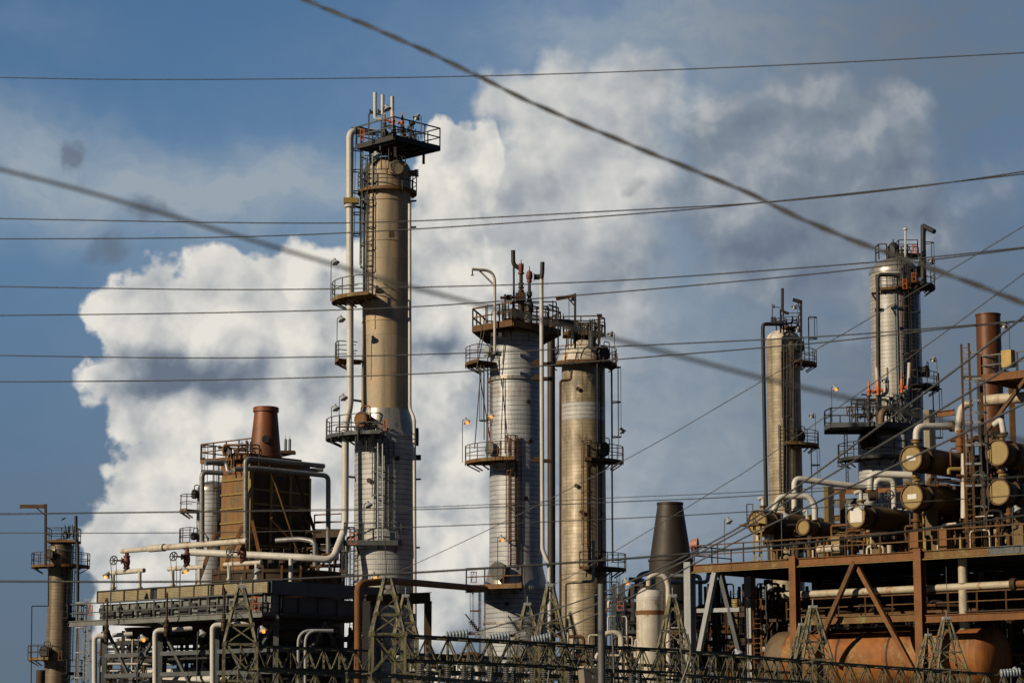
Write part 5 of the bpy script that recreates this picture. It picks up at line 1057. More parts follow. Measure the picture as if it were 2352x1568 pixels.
# ================================================================== RIGHT: PROCESS DECK
D0 = P(1590, 1297, 150); d0 = Vector((D0.x, D0.y, 0)); zd = D0.z
def DP(u, off=0.0, z=None): z = zd if z is None else z; b_ = Vector((d0.x, d0.y, z)) + GB * off; return b_ + GD * along(b_, GD, u) if u > proj(b_)[0] else b_ - GD * along(b_, -GD, u)
def zat(u, v, off=0.0): return zv(v, DP(u, off).y)
rp = root('process_deck', 'long rusty steel deck carrying tan exchangers above dark bays', 'structure deck', (d0.x, d0.y, 0))
pe = DP(2440); DL = (pe - D0).length; DEP = 13.0
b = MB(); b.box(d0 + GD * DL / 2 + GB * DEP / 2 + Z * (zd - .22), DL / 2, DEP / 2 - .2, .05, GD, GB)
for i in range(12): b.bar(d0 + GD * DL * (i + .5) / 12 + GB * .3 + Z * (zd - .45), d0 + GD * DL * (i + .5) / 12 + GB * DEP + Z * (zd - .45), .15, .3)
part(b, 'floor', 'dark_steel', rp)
for i, (ua, ub, m) in enumerate(((1592, 1680, 'rust_deck'), (1681, 1812, 'rust_deck'), (1826, 2098, 'rust_orange'), (2113, 2270, 'rust_deck'), (2271, 2440, 'grey_steel'))):
    a, c = DP(ua), DP(ub); b = MB(); b.ibeam(Vector((a.x, a.y, zd - .22)), Vector((c.x, c.y, zd - .22)), .24, .46); part(b, 'edge_beam', m, rp)
b = MB(); rails_path(b, [d0 + GB * 4, d0 + GD * 0, d0 + GD * DL], zd + .02, 1.15, .075, 2.0); part(b, 'railing', 'rust_steel', rp)
b = MB(); rails_path(b, [d0 + GB * 6 + GD * 2, d0 + GD * DL + GB * 6], zd, 1.15, .06, 2.6); part(b, 'inner_railing', 'rust_dark', rp)
b = MB(); a, c = DP(1586, -.1), DP(2440, -.1); b.bar(Vector((a.x, a.y, zd - .50)), Vector((c.x, c.y, zd - .50)), .2, .04); part(b, 'kick_strip', 'cover_tan', rp)
def column(u, off, vt, m, w=.42, label=None, base=0):
    q = DP(u, off); b = MB(); zt_ = zv(vt, q.y); b.box((q.x, q.y, (zt_ + base) / 2), w / 2, .03, (zt_ - base) / 2, GD, GB); b.box((q.x, q.y, (zt_ + base) / 2) if 0 else Vector((q.x, q.y, (zt_ + base) / 2)) + GB * w * .5, .03, w / 2 - .04, (zt_ - base) / 2, GD, GB); b.box(Vector((q.x, q.y, (zt_ + base) / 2)) + GB * w, w / 2, .03, (zt_ - base) / 2, GD, GB)
    return part(b, 'column', m, rp, label)
column(1578, -.25, 1290, 'light_grey_steel', .5, 'pale grey column'); column(1716, 4, 1322, 'light_grey_steel', .5, 'pale grey column')
column(1819, -.3, 1276, 'rust_orange', .46, 'rust orange column'); column(2105.5, -.3, 1259, 'rust_orange', .5, 'rust orange column'); column(2400, -.3, 1240, 'rust_orange', .46)
for u in (1640, 1760, 1870, 1980, 2090, 2200, 2310): column(u, 7, 1330, 'dark_steel', .4); column(u, 12.6, 1330, 'rust_dark', .4)
def dbar(u0, v0, u1, v1, off, w, h, m, name='brace', ib=False):
    a, c = P(u0, v0, DP(u0, off).y), P(u1, v1, DP(u1, off).y); b = MB(); (b.ibeam if ib else b.bar)(a, c, w, h); return part(b, name, m, rp)
dbar(1643, 1312, 1606, 1500, 0, .3, .3, 'light_grey_steel'); dbar(1654, 1312, 1700, 1500, 0.35, .3, .3, 'grey_steel'); dbar(1594, 1402, 1700, 1399, .3, .2, .25, 'light_grey_steel')
dbar(1962, 1290, 1872, 1498, -.1, .26, .26, 'rust_steel'); dbar(1964, 1290, 2102, 1545, .2, .26, .26, 'rust_orange')
a, c = DP(1826, .15), DP(2098, .15); zl = zat(1990, 1420)
for (ua, ub, off, dz, m) in ((1826, 2098, .5, 0, 'rust_deck'), (2114, 2440, .0, -.15, 'rust_orange'), (1826, 2240, 2.5, .35, 'rust_steel')):
    a, c = DP(ua, off), DP(ub, off); b = MB(); b.ibeam(Vector((a.x, a.y, zl + dz)), Vector((c.x, c.y, zl + dz)), .2, .44); part(b, 'walkway_beam', m, rp)
b = MB(); a, c = DP(1800, .6), DP(2440, .6); L = (c - a).length; b.box(Vector((a.x, a.y, zl + .22)) + GD * L / 2 + GB * 1.5, L / 2, 1.4, .03, GD, GB); part(b, 'lower_walkway', 'rust_dark', rp)
b = MB(); rails_path(b, [a - GD * 0 + GB * .2, c + GB * .2], zl + .25, 1.1, .07, 1.9); part(b, 'lower_railing', 'rust_steel', rp)
b = MB()
for v in (1385, 1460, 1520): z_ = zat(1990, v, 7); a, c = DP(1640, 7), DP(2440, 7); b.bar(Vector((a.x, a.y, z_)), Vector((c.x, c.y, z_)), .22, .3); a, c = DP(1640, 12.6), DP(2440, 12.6); b.bar(Vector((a.x, a.y, z_)), Vector((c.x, c.y, z_)), .22, .3)
part(b, 'rear_beam', 'rust_dark', rp)
# dark backing wall added at the back to keep the bays black
q = DP(2120, 11); rt = root('dark_backing_wall', 'dark rusty backing wall added to darken the bays deep under the deck', 'backing wall', (q.x, q.y, 0)); a, c = DP(1870, 10.2), DP(2460, 10.2); L = (c - a).length; zt_ = zd - .8
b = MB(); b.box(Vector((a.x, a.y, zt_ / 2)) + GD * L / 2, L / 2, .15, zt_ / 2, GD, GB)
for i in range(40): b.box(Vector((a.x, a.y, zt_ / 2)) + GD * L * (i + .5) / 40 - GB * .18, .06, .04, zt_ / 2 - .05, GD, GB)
part(b, 'wall', 'rust_dark', rt); b = MB(); b.box(Vector((a.x, a.y, zt_ + .12)) + GD * L / 2 + GB * 1.3, L / 2, 1.5, .06, GD, GB); part(b, 'roof', 'rust_dark', rt)  # face and top slab of the added backing wall
# tank
def level(u, v, off): q = DP(u, off); return Vector((q.x, q.y, zv(v, q.y)))
def drum2(name, lab, u0, u1, vref, off, r, m, ref=0.5, cat='tank', head=.5):
    a, c = DP(u0, off), DP(u1, off); z_ = zat(u0 + (u1 - u0) * ref, vref, off); a.z = c.z = z_; d = (c - a).normalized()
    rt = root(name, lab, cat, ((a.x + c.x) / 2, (a.y + c.y) / 2, 0)); n = 10; pts = []; rs = []
    for i in range(n): t = math.pi / 2 * i / (n - 1); pts.append(a + d * r * head * (1 - math.cos(t))); rs.append(max(.01, r * math.sin(t)))
    for i in range(n): t = math.pi / 2 * i / (n - 1); pts.append(c - d * r * head * (1 - math.sin(t)) + d * .001); rs.append(max(.01, r * math.cos(t)))
    b = MB(); b.tube(pts, rs, 48); part(b, 'shell', m, rt); return rt, a, c, d
zc_ = 1512; r_t = (1512 - 1441) * S(142)
rt, a, c, d = drum2('rusty_tank', 'huge orange rusty horizontal tank low in the right bays', 1771, 2297, zc_, 3.4, r_t, 'tank_rust')
b = MB(); b.tube([a - d * .01 + d * r_t * .5 * (1 - math.cos(math.pi / 2 * t / 9)) for t in range(10)] + [a + d * (r_t * .5 + 1.0)], [max(.01, r_t * 1.008 * math.sin(math.pi / 2 * t / 9)) for t in range(10)] + [r_t * 1.008], 48, cap=False); part(b, 'end_cap', 'tank_head_brown', rt, 'brown left end cap')
b = MB()
for t in (.16, .36, .58, .80):
    q = a.lerp(c, t); b.tube([q, q + d * .12], r_t * 1.012, 48)
part(b, 'girth_strap', 'rust_dark', rt)
b = MB(); b.bar(a.lerp(c, .2) + Z * (r_t + .12), a.lerp(c, .85) + Z * (r_t + .12), .08)
for t in (.3, .45, .62, .75): b.bar(a.lerp(c, t) + Z * (r_t - .05), a.lerp(c, t) + Z * (r_t + .35), .1)
b.cyl(a.lerp(c, .4) + Z * r_t, a.lerp(c, .4) + Z * (r_t + .7), .22); part(b, 'nozzle', 'stained_white', rt)
for t in (.22, .78):
    q = a.lerp(c, t); b = MB(); b.box((q.x, q.y, (q.z - r_t * .5) / 2), .2, r_t * .85, (q.z - r_t * .5) / 2, d, GB); part(b, 'saddle', 'rust_dark', rt)
rt = root('process_pipe', 'long cream and rust pipe crossing the bays below the deck', 'pipe', DP(2060, .9)); a, c = DP(1800, .9), DP(2327, .9); z_ = zat(2060, 1354, .9); a.z = c.z = z_; d = (c - a).normalized()
b = MB(); r_ = 8.2 * S(143); b.tube([a - d * .15, a - d * .1, a + d * .1, c], [.05, r_ * .7, r_, r_], 20); part(b, 'pipe_run', 'cream_paint', rt)
b = MB(); flange(b, c, d, r_ * 1.7, .16, 20); part(b, 'flange', 'rust_dark', rt); b = MB(); e_ = DP(2440, .9); e_.z = z_; b.tube([c + d * .1, e_], r_ * .95, 20); part(b, 'rusty_run', 'rust_orange', rt, 'rust coloured end section'); 
q = a.lerp(c, .79); b = MB(); b.tube([q + Z * (r_ * .9), q + Z * 1.6], .26, 14); b.tube([q - Z * (r_ * .9), q - Z * 2.4], .27, 14); part(b, 'branch', 'cream_paint', rt)
# more dim equipment in the bays
rack('dense rusty rack of pipes in the dark bays', 1735, 2400, 1345, 153.5, 9, 21, 'rust_dark', ('rust_steel', 'rust_dark', 'grey_steel', 'dark_steel'), (1385, 1425, 1500), 22, 2.5, dirv=tuple(GD))
rack('rusty rack of pipes behind the pale grey A frame', 1590, 1790, 1340, 166, 5, 33, 'rust_steel', ('rust_steel', 'grey_steel', 'white_paint', 'dark_steel'), (1400, 1450, 1500), 16, 3)
drum2('white_drum', 'white drum end showing left of the big rusty tank', 1740, 1800, 1480, 8, .55, 'white_paint')
T = Tower('tan_vessel', 'slim mustard vessel standing left of the rear grey column', 'vessel', 1693, 1480, 164); T.shell([(None, 13), (1384, 13)], 'cover_tan'); T.dome(1373, 1385, 13, 'cover_tan')
for u, lab, off in ((1725, 'caged rusty ladder right of the rear grey column', 3), (1674, 'tall rusty ladder behind the pale A frame', 10)):
    q = DP(u + 12, off); rt = root('access_ladder', lab, 'ladder', (q.x, q.y, 0)); b = MB(); qq = Vector((q.x, q.y, 0)); ladder_mesh(b, qq, -GB, GD, 0, zv(1355, q.y), .6, .1); part(b, 'rails', 'rust_orange', rt); b = MB(); cage_mesh(b, qq, (-GD), GB, 2, zv(1372, q.y), 2.6, .4, .06); part(b, 'safety_cage', 'rust_steel', rt)
# ---------------------------------------------------------------- exchangers
def exchanger(lab, u, v, ry, off, L, sign=None, legs=True):
    q = DP(u, off); c = P(u, v, q.y); r = ry * S(q.y); rt = root('heat_exchanger', lab, 'heat exchanger', (c.x + GB.x * 1.5, c.y + GB.y * 1.5, zd if legs else c.z - r), 'tan heat exchangers on the deck')
    b = MB(); b.tube([c + GB * .16, c + GB * 1.05], r * .9, 36); b.tube([c + GB * 1.3, c + GB * 1.8, c + GB * L], [r * .9, r * 1.04, r * 1.04], 36); part(b, 'shell', 'exchanger_paint', rt)
    b = MB(); b.cyl(c - GB * .02, c + GB * .07, r * .93, n=36); part(b, 'channel_cover', 'cover_tan', rt)
    b = MB(); b.tube([c + GB * .02, c + GB * .16], r, 40)
    n = 44
    for i in range(n):
        t = 2 * math.pi * i / n; w = GD * math.cos(t) + Z * math.sin(t); b.cyl(c + w * r * 1.0 - GB * .1, c + w * r * 1.0 + GB * .28, .055, n=6)
    part(b, 'bolted_flange', 'cover_rim', rt)
    b = MB(); b.cyl(c + GB * 1.06, c + GB * 1.16, r * 1.08, n=36); b.cyl(c + GB * 1.18, c + GB * 1.29, r * 1.08, n=36); part(b, 'body_flange', 'rust_dark', rt)
    b = MB(); b.cyl(c + GB * .55 + Z * r * .8, c + GB * .55 + Z * (r + .3), .16 if ry > 20 else .1, n=12); b.cyl(c + GB * .55 + Z * (r + .24), c + GB * .55 + Z * (r + .32), .28 if ry > 20 else .17, n=14); part(b, 'nozzle', 'cover_tan', rt)
    if sign:
        b = MB(); w_, h_, up, rg = sign; b.box(c - GB * .035 + Z * up * r, w_ * r, .01, h_ * r, GD, GB); part(b, 'sign', 'white_sign', rt)
    if legs:
        for t in (2.0, L - .8):
            b = MB(); w = c + GB * t; b.box(Vector((w.x, w.y, (w.z - r * .7 + zd) / 2)), r * .5, .12, (w.z - r * .7 - zd) / 2, GD, GB); part(b, 'saddle', 'exchanger_paint', rt)
    return c, r
exchanger('upper left exchanger of the stacked pair, tan cover with a small white sign', 2093.7, 1052.5, 29, .8, 6.5, (.42, .2, .02, 0), False)
exchanger('lower left exchanger of the stacked pair, tan cover with a white data sign', 2095.5, 1140, 29, .8, 6.5, (.42, .2, -.0, 0))
exchanger('upper exchanger at the right edge beneath the white pipe', 2291.7, 1039, 29.5, .8, 6.5, None, False)
exchanger('lower exchanger at the right edge beside the ladder cage', 2294.6, 1129, 29.5, .8, 6.5)
exchanger('exchanger with a large square white board on its cover', 1966.8, 1184.8, 26.5, .9, 6.2, (.62, .62, .08, 0))
exchanger('leftmost exchanger behind a small yellow ladder', 1740.8, 1199, 27, 2.2, 6.5)
exchanger('smallest exchanger between the left one and the white board one', 1846, 1210, 17.5, 2.0, 6.0)
def YD(u, off): return DP(u, off).y
y = YD(2094, 1.2)
pipe('outlet_pipe', 'white elbow pipe rising from the upper left exchanger', [(2105, 1018, y), (2105, 980, y), (2195, 978, y + 1)], 8.5, 'white_paint', 2.2, fl=[(0, .15), (1, .9)], flm='rust_steel')
pipe('outlet_pipe', 'white stained bend dropping past the rusty box right of it', [(2232, 925, y), (2208, 934, y), (2200, 990, y), (2216, 1000, y), (2215, 1190, y)], 8.5, 'stained_white', 1.8)
pipe('outlet_pipe', 'white hooked pipe above the right edge exchanger', [(2284, 975, y), (2300, 962, y - .5), (2306, 1000, y - .5)], 7, 'white_paint', 1.6, fl=[(1, .9)], flm='rust_steel')
pipe('outlet_pipe', 'large white pipe entering from the right edge', [(2260, 920, 146), (2400, 908, 143)], 13, 'cream_paint', fl=[])
y = YD(1990, 2.5)
pipe('transfer_pipe', 'white arched pipe above the white board exchanger', [(1999, 1130, y), (1999, 1087, y), (2100, 1091, y - .5)], 8, 'white_paint', 2.2, fl=[(0, .06)], flm='rust_steel')
pipe('transfer_pipe', 'smaller white hooked pipe behind the arched one', [(2010, 1126, y + 1.5), (2014, 1100, y + 1.5), (2052, 1102, y + 1.5), (2055, 1190, y + 1.5)], 6.5, 'white_paint', 2)
y = YD(1825, 4)
pipe('transfer_pipe', 'long white pipe running right from its tall left elbow', [(1825, 1178, y), (1825, 1098, y), (1985, 1119, y + 1)], 7.2, 'white_paint', 2.2, fl=[(0, .03)], flm='rust_steel')
pipe('transfer_pipe', 'white arch pipe between the left and smallest exchangers', [(1777, 1175, y - 1), (1790, 1139, y - 1), (1858, 1139, y - 1), (1872, 1160, y - 1), (1872, 1205, y - 1)], 7, 'white_paint', 2.2, fl=[(3, .8)], flm='rust_steel')
pipe('outlet_pipe', 'small white elbow on top of the leftmost exchanger', [(1741, 1146, y - 2), (1752, 1142, y - 2), (1753, 1166, y - 2)], 4.5, 'white_paint', 1.5, fl=[(1, .85)], flm='rust_steel')
pipe('outlet_pipe', 'small white elbow on top of the white board exchanger', [(1962, 1133, y - 2.5), (1977, 1127, y - 2.5), (1978, 1156, y - 2.5)], 5, 'white_paint', 1.5, fl=[(1, .85)], flm='rust_steel')
pipe('outlet_pipe', 'tiny white elbow on top of the smallest exchanger', [(1844, 1175, y - 2.5), (1853, 1170, y - 2.5), (1854, 1192, y - 2.5)], 3, 'white_paint', 1.5)
for u, v0, v1, lab, m, r_ in ((2102, 1084, 1110, 'tan nozzle joint between the stacked left exchangers', 'cover_tan', 7), (2300, 1070, 1098, 'tan nozzle joint between the right edge exchangers', 'cover_tan', 7), (2105, 1172, 1218, 'dark rusty drop pipe below the stacked left exchangers', 'rust_steel', 8), (2318, 1162, 1200, 'dark rusty drop pipe below the right edge exchangers', 'rust_steel', 7)):
    pipe('nozzle_joint', lab, [(u, v0, YD(u, 1.3)), (u, v1, YD(u, 1.3))], r_, m, fl=[(0, .5)], flm='rust_orange')
pipe('stub_pipe', 'white capped stub lying on the deck with a rusty end', [(1880, 1262 - 0, YD(1880, .8)), (1932, 1257, YD(1932, .8))], 9, 'stained_white')
# vertical red-brown valve body
valve_stack('control_valve', 'rusty drum like valve body left of the tall ladder', 2206, [(988, 8), (1000, 8), (1001, 12), (1005, 12), (1006, 10), (1020, 10), (1021, 12), (1025, 12), (1026, 9), (1040, 9)], YD(2206, 2), 'rust_orange')
b = MB(); y = YD(2034, 2); q = P(2016, 1138, y); b.cyl(P(1995, 1140, y), P(2012, 1138, y), .28); b.cyl(P(2012, 1138, y), P(2015, 1138, y), .42, n=16); solo(b, 'control_valve', 'dark round valve left of the black handwheel', 'valve', 'rust_dark')
for u, v, r_, lab in ((2042, 1136, 11, 'black handwheel beside the lower stacked exchanger'), (1979, 1165 - 2, 6, 'small pale handwheel above the white board exchanger')):
    b = MB(); q = P(u, v, YD(u, .8)); wheel(b, q, (-.5, -1, 0), r_ * S(q.y), .04, 6); b.cyl(q, q + GB * .6, .04, n=6); solo(b, 'handwheel', lab, 'handwheel', 'black_steel' if r_ > 8 else 'light_grey_steel')
# deck clutter: small stands with pipes and valves, all along the deck
rnd = random.Random(12)
for i in range(15):
    u = 1775 + i * 42 + rnd.uniform(-8, 8); off = rnd.uniform(2.5, 5.5); q = DP(u, off); k = S(q.y)
    rt = root('valve_station', 'cluster of small rusty valves and pipes, number %s' % i, 'valves', (q.x, q.y, zd))
    CL = ['beneath the left exchanger cover', 'beside the left exchanger saddle', 'left of the smallest exchanger', 'under the smallest exchanger', 'right of the smallest exchanger', 'under the white board exchanger', 'right of the white board exchanger', 'left of the stacked exchangers', 'under the stacked exchangers', 'right of the stacked exchangers', 'left of the tall ladder foot', 'right of the tall ladder foot', 'left of the right edge exchanger', 'under the right edge exchanger', 'at the very right end of the deck']
    rt['label'] = 'rusty valves and small pipes on deck ' + CL[i]
    b = MB(); ps = Vector((q.x, q.y, zd)); W = rnd.uniform(.8, 1.6); H = rnd.uniform(.6, 1.5); r_ = rnd.choice((.05, .08, .11))
    b.tube(fillet([ps, ps + Z * H, ps + GD * W + Z * H, ps + GD * W], .25), r_, 10); b.tube(fillet([ps + GD * .3, ps + GD * .3 + Z * (H + .8), ps + GD * (W + .3) + Z * (H + .8)], .15), r_ * .7, 8); part(b, 'small_pipe', rnd.choice(('rust_steel', 'stained_white', 'dark_steel', 'rust_orange')), rt)
    b = MB(); v_ = ps + GD * W * .5 + Z * H; b.cyl(v_ - GD * .2, v_ - GD * .12, r_ * 2.2, n=12); b.cyl(v_ + GD * .12, v_ + GD * .2, r_ * 2.2, n=12); b.cyl(v_ - GD * .12, v_ + GD * .12, r_ * 1.7, n=12); b.cyl(v_, v_ + Z * .45, .04, n=6); wheel(b, v_ + Z * .45, (0, -.4, 1), .2, .025); part(b, 'valve', 'rust_dark', rt)
    if i % 2: b = MB(); b.box(ps + GD * (W + .5) + Z * (H * .5), .14, .14, H * .5, GD, GB); part(b, 'pedestal', rnd.choice(('cover_tan', 'rust_steel', 'cream_paint')), rt)
def deck_block(u0, u1, v0, off, dep, m, lab, name='equipment_skid'):
    a, c = DP(u0, off), DP(u1, off); L = (c - a).length; zt_ = zv(v0, a.y); rt = root(name, lab, 'equipment', (a.x, a.y, zd))
    b = MB(); b.box(Vector((a.x, a.y, (zt_ + zd) / 2)) + GD * L / 2 + GB * dep / 2, L / 2, dep / 2, (zt_ - zd) / 2, GD, GB); part(b, 'housing', m, rt)
    b = MB(); b.tube(fillet([Vector((a.x, a.y, zd)) + GD * L * .3 - GB * .2, Vector((a.x, a.y, zt_ + .5)) + GD * L * .3 - GB * .2, Vector((a.x, a.y, zt_ + .5)) + GD * L * .3 + GB * dep], .3), .12, 10); part(b, 'vent', 'rust_steel', rt)
deck_block(2120, 2200, 1120, 6.5, 4, 'rust_dark', 'dark housing behind the stacked exchangers'); deck_block(2210, 2262, 1075, 7, 4, 'rust_dark', 'tall dark housing behind the ladder'); deck_block(1985, 2060, 1200, 7.5, 3, 'dark_steel', 'low dark housing behind the white board exchanger'); deck_block(2320, 2430, 1060, 7, 4, 'rust_dark', 'dark housing at the right edge behind the exchangers')
for u, m, lab in ((2105, 'rust_orange', 'rusty post beneath the stacked exchangers'), (1925, 'cover_tan', 'tan post between the small and white board exchangers'), (2170, 'rust_orange', 'broad rusty post right of the stacked exchangers')):
    b = MB(); q = DP(u, 2); b.box((q.x, q.y, zd + .7), .3, .25, .7, GD, GB); solo(b, 'support_post', lab, 'post', m)
# steel frame behind exchangers
rt = root('steel_gantry', 'rust and tan steel gantry behind the exchangers', 'gantry', DP(1900, 8)); 
for u, vt, m in ((1902, 1117, 'cover_tan'), (2138, 941, 'cream_paint'), (2150, 941, 'black_steel'), (1912, 1117, 'black_steel'), (1938, 1123, 'rust_steel')):
    q = DP(u, 8); b = MB(); b.box((q.x, q.y, (zv(vt, q.y) + zd) / 2), .17, .15, (zv(vt, q.y) - zd) / 2); part(b, 'column', m, rt)
for u0, v0, u1, v1, m in ((1912, 1128, 2085, 1122, 'rust_orange'), (1912, 1153, 1968, 1150, 'grey_steel'), (2150, 952, 2192, 946, 'rust_orange'), (1912, 1190, 1975, 1185, 'rust_steel')):
    b = MB(); b.ibeam(P(u0, v0, YD(u0, 8)), P(u1, v1, YD(u1, 8)), .22, .36); part(b, 'beam', m, rt)
# small yellow ladder at leftmost exchanger
q = DP(1741, 1.2); rt = root('access_ladder', 'small yellow caged ladder at the leftmost exchanger', 'ladder', (q.x, q.y, zd)); b = MB(); qq = Vector((q.x, q.y, 0)); ladder_mesh(b, qq, -GB, GD, zd, zv(1207, q.y), .55, .1); part(b, 'rails', 'yellow_paint', rt)
b = MB(); b.box(P(1728, 1205, q.y), .75, .35, .06, GD, GB); rails_path(b, [P(1716, 1206, q.y), P(1716, 1206, q.y + 1)], zv(1206, q.y), 1.3, .05); rails_path(b, [P(1716, 1206, q.y), P(1730, 1206, q.y)], zv(1206, q.y), 1.3, .05); part(b, 'landing', 'rust_steel', rt)
# horn
rt = root('vent_cowl', 'faded red round cowl at the left end of the deck', 'cowl', P(1597, 1262, 150.5)); b = MB(); q = P(1594, 1251, 150.5); ax = Vector((1, -.25, 0)).normalized(); b.tube([q - ax * .25, q, q + ax * .25], [.22, .38, .44], 24, cap=False); part(b, 'cowl_shell', 'pink_valve', rt); b = MB(); b.cyl(q + ax * .18, q + ax * .22, .40, n=24); part(b, 'mouth', 'black_steel', rt); b = MB(); b.bar(q - Z * .4, q - Z * 1.1, .08); part(b, 'stand', 'rust_dark', rt)
# upper right platform with ladder tower and stack
T = Tower('rusty_stack', 'red brown cylindrical stack at the right edge', 'stack', 2275, 900, 164); T.shell([(None, 30.5), (1000, 30), (726, 28.5), (725, 29.8), (722, 29.8), (722, 28), (740, 28)], 'red_brown_stack')
q = DP(2231, .6); rt = root('access_ladder', 'tall rusty ladder with grey hoops near the right edge', 'ladder', (q.x, q.y, zd)); qq = Vector((q.x, q.y, 0)); b = MB(); ladder_mesh(b, qq, -GB, GD, zd, zv(789, q.y), .5, .12); part(b, 'rails', 'rust_steel', rt)
b = MB(); cage_mesh(b, qq + GD * .5, GD, GB, zv(1165, q.y), zv(880, q.y), 1.9, .42, .05); part(b, 'safety_cage', 'grey_steel', rt)
b = MB()
for v in (810, 870, 920, 970, 1022, 1065, 1115): b.bar(P(2218, v, q.y - .15), P(2254, v - 1, q.y - .15), .1, .12)
part(b, 'bracket', 'light_grey_steel', rt)
q0_ = P(2256, 867, 141.5); rt = root('upper_platform', 'rusty railed upper platform at the right edge', 'platform', (q0_.x, q0_.y, zv(867, 141.5)))
pl = [q0_, q0_ + GD * 6, q0_ + GD * 6 + GB * 4, q0_ + GB * 4]; deck_path(rt, [(p.x, p.y) for p in pl], zv(862, 141.5), 'rust_orange', 'grey_steel', edges=[[3, 0, 1]], th=.45, w=.08, hgt=1.15)
for i, p in enumerate((q0_ - GD * .3 + GB * .2, q0_ - GD * .3 + GB * 3.8)): b = MB(); b.box((p.x, p.y, (zv(862, 141.5) + zd) / 2), .16, .16, (zv(862, 141.5) - zd) / 2); part(b, 'column', 'rust_steel', rt)
b = MB(); b.bar(P(2358, 868, 139.5), P(2258, 1000, 141.6), .2); part(b, 'brace', 'rust_steel', rt); b = MB(); b.bar(P(2208, 867, 141), P(2250, 867, 141), .2, .22); part(b, 'outrigger', 'grey_steel', rt)
b = MB(); b.box(P(2316, 824, 140.2), .33, .25, .5, GD, GB); solo(b, 'control_box', 'yellow ochre box on the upper right platform rail', 'box', 'yellow_paint')
lamp(2309, 748, 141, 56, 'white lamp on a pole right of the red brown stack', face=-1)
for u, v, L, lab in ((1672, 1197, 80, 'pale floodlight alone against sky left of the exchangers'), (1803, 1185, 92, 'grey floodlight between the left and smallest exchangers'), (2049 - 96, 1166, 90, 'grey floodlight left of the white board'), (1993 + 0, 1278 - 0, 0, None), (2237 - 0, 1040, 0, None), (2334, 1170, 95, 'grey floodlight beneath the right edge exchangers'), (2332, 1560 - 18, 90, 'grey floodlight at the lower right corner'), (1698 - 5, 1500 + 0, 60, 'pale floodlight low behind the lattice beam'), (1767, 1350, 70, 'dim floodlight hung below the deck left bay'), (2002, 1362, 0, None)):
    if lab: lamp(u, v, YD(u, -.4) if v < 1500 else 118, L, lab, face=1 if u < 2300 else 1)
# ================================================================== MIDDLE RIGHT: cone stack, white vessel
T = Tower('conical_stack', 'dark brown conical stack right of the weathered column', 'stack', 1540, 1250, 190); T.shell([(None, 50), (1290, 50), (1289, 52), (1284, 52), (1284, 48), (1160, 29.5), (1159, 31), (1154, 31), (1154, 28.5), (1180, 28)], 'brown_stack')
T = Tower('storage_vessel', 'white domed vessel with rust streaks below the conical stack', 'vessel', 1494, 1450, 140); T.shell([(None, 33), (1372, 32)], 'stained_white'); T.dome(1346, 1373, 32, 'white_paint', lip=.3)
b = MB(); b.lathe(T.c, [(32.6 * T.k, T.z(1412)), (32.6 * T.k, T.z(1402))], 40); part(b, 'rust_band', 'rust_orange', T.root)
pipe('outlet_pipe', 'white arched pipe over the white vessel with rust patches', [(1490, 1352, 139.5), (1490, 1326, 139.5), (1503, 1320, 139.5), (1528, 1322, 139.5), (1535, 1345, 139.5), (1536, 1600, 139.5)], 6, 'stained_white', 1.8, fl=[(0, .2)], flm='rust_steel')
pipe('jacketed_pipe', 'dark grey pipe cluster member arching at the left of the conical stack', [(1456, 1372, 175), (1467, 1320, 175), (1500, 1312, 175), (1502, 1500, 175)], 6, 'pipe_jacket', 2.2)
pipe('jacketed_pipe', 'dark grey horizontal stub left of the conical stack', [(1444, 1330, 174), (1480, 1332, 174), (1484, 1500, 174)], 5.5, 'pipe_jacket', 2)
pipe('jacketed_pipe', 'lower dark grey bend left of the white vessel', [(1470, 1352, 173), (1447, 1354, 173), (1446, 1500, 173)], 5, 'pipe_jacket', 2)
pipe('jacketed_pipe', 'upper grey pipe running right behind the pale column', [(1540, 1322, 170), (1608, 1322, 170), (1610, 1500, 170)], 5, 'pipe_jacket', 2, bands=.4)
pipe('jacketed_pipe', 'lower grey pipe running right behind the pale column', [(1540, 1337, 169), (1625, 1336, 169), (1629, 1300, 169)], 4.6, 'pipe_jacket', 2, bands=.4)
pipe('rusty_pipe', 'peeling red and white arched pipe right of the grey pole', [(1383, 1640, 130), (1385, 1452, 130), (1428, 1452, 130), (1429, 1640, 130)], 6, 'stained_white', 3.2)
rack('grey and rusty tangle of pipes left of the white vessel', 1412, 1475, 1340, 158, 3, 41, 'grey_steel', ('grey_steel', 'rust_steel', 'white_paint'), (1400, 1450, 1500), 12, 2.5)
rack('low tangle of pipes behind the white vessel', 1500, 1600, 1400, 172, 3, 47, 'dark_steel', ('grey_steel', 'rust_steel', 'white_paint'), (1430, 1480, 1530), 10, 3)
lamp(1437, 1336, 150, 60, 'lit lamp left of the white vessel', True, face=1); safety_gate(1425, 1390, 150, 'orange gate left of the white vessel', 14, 20)

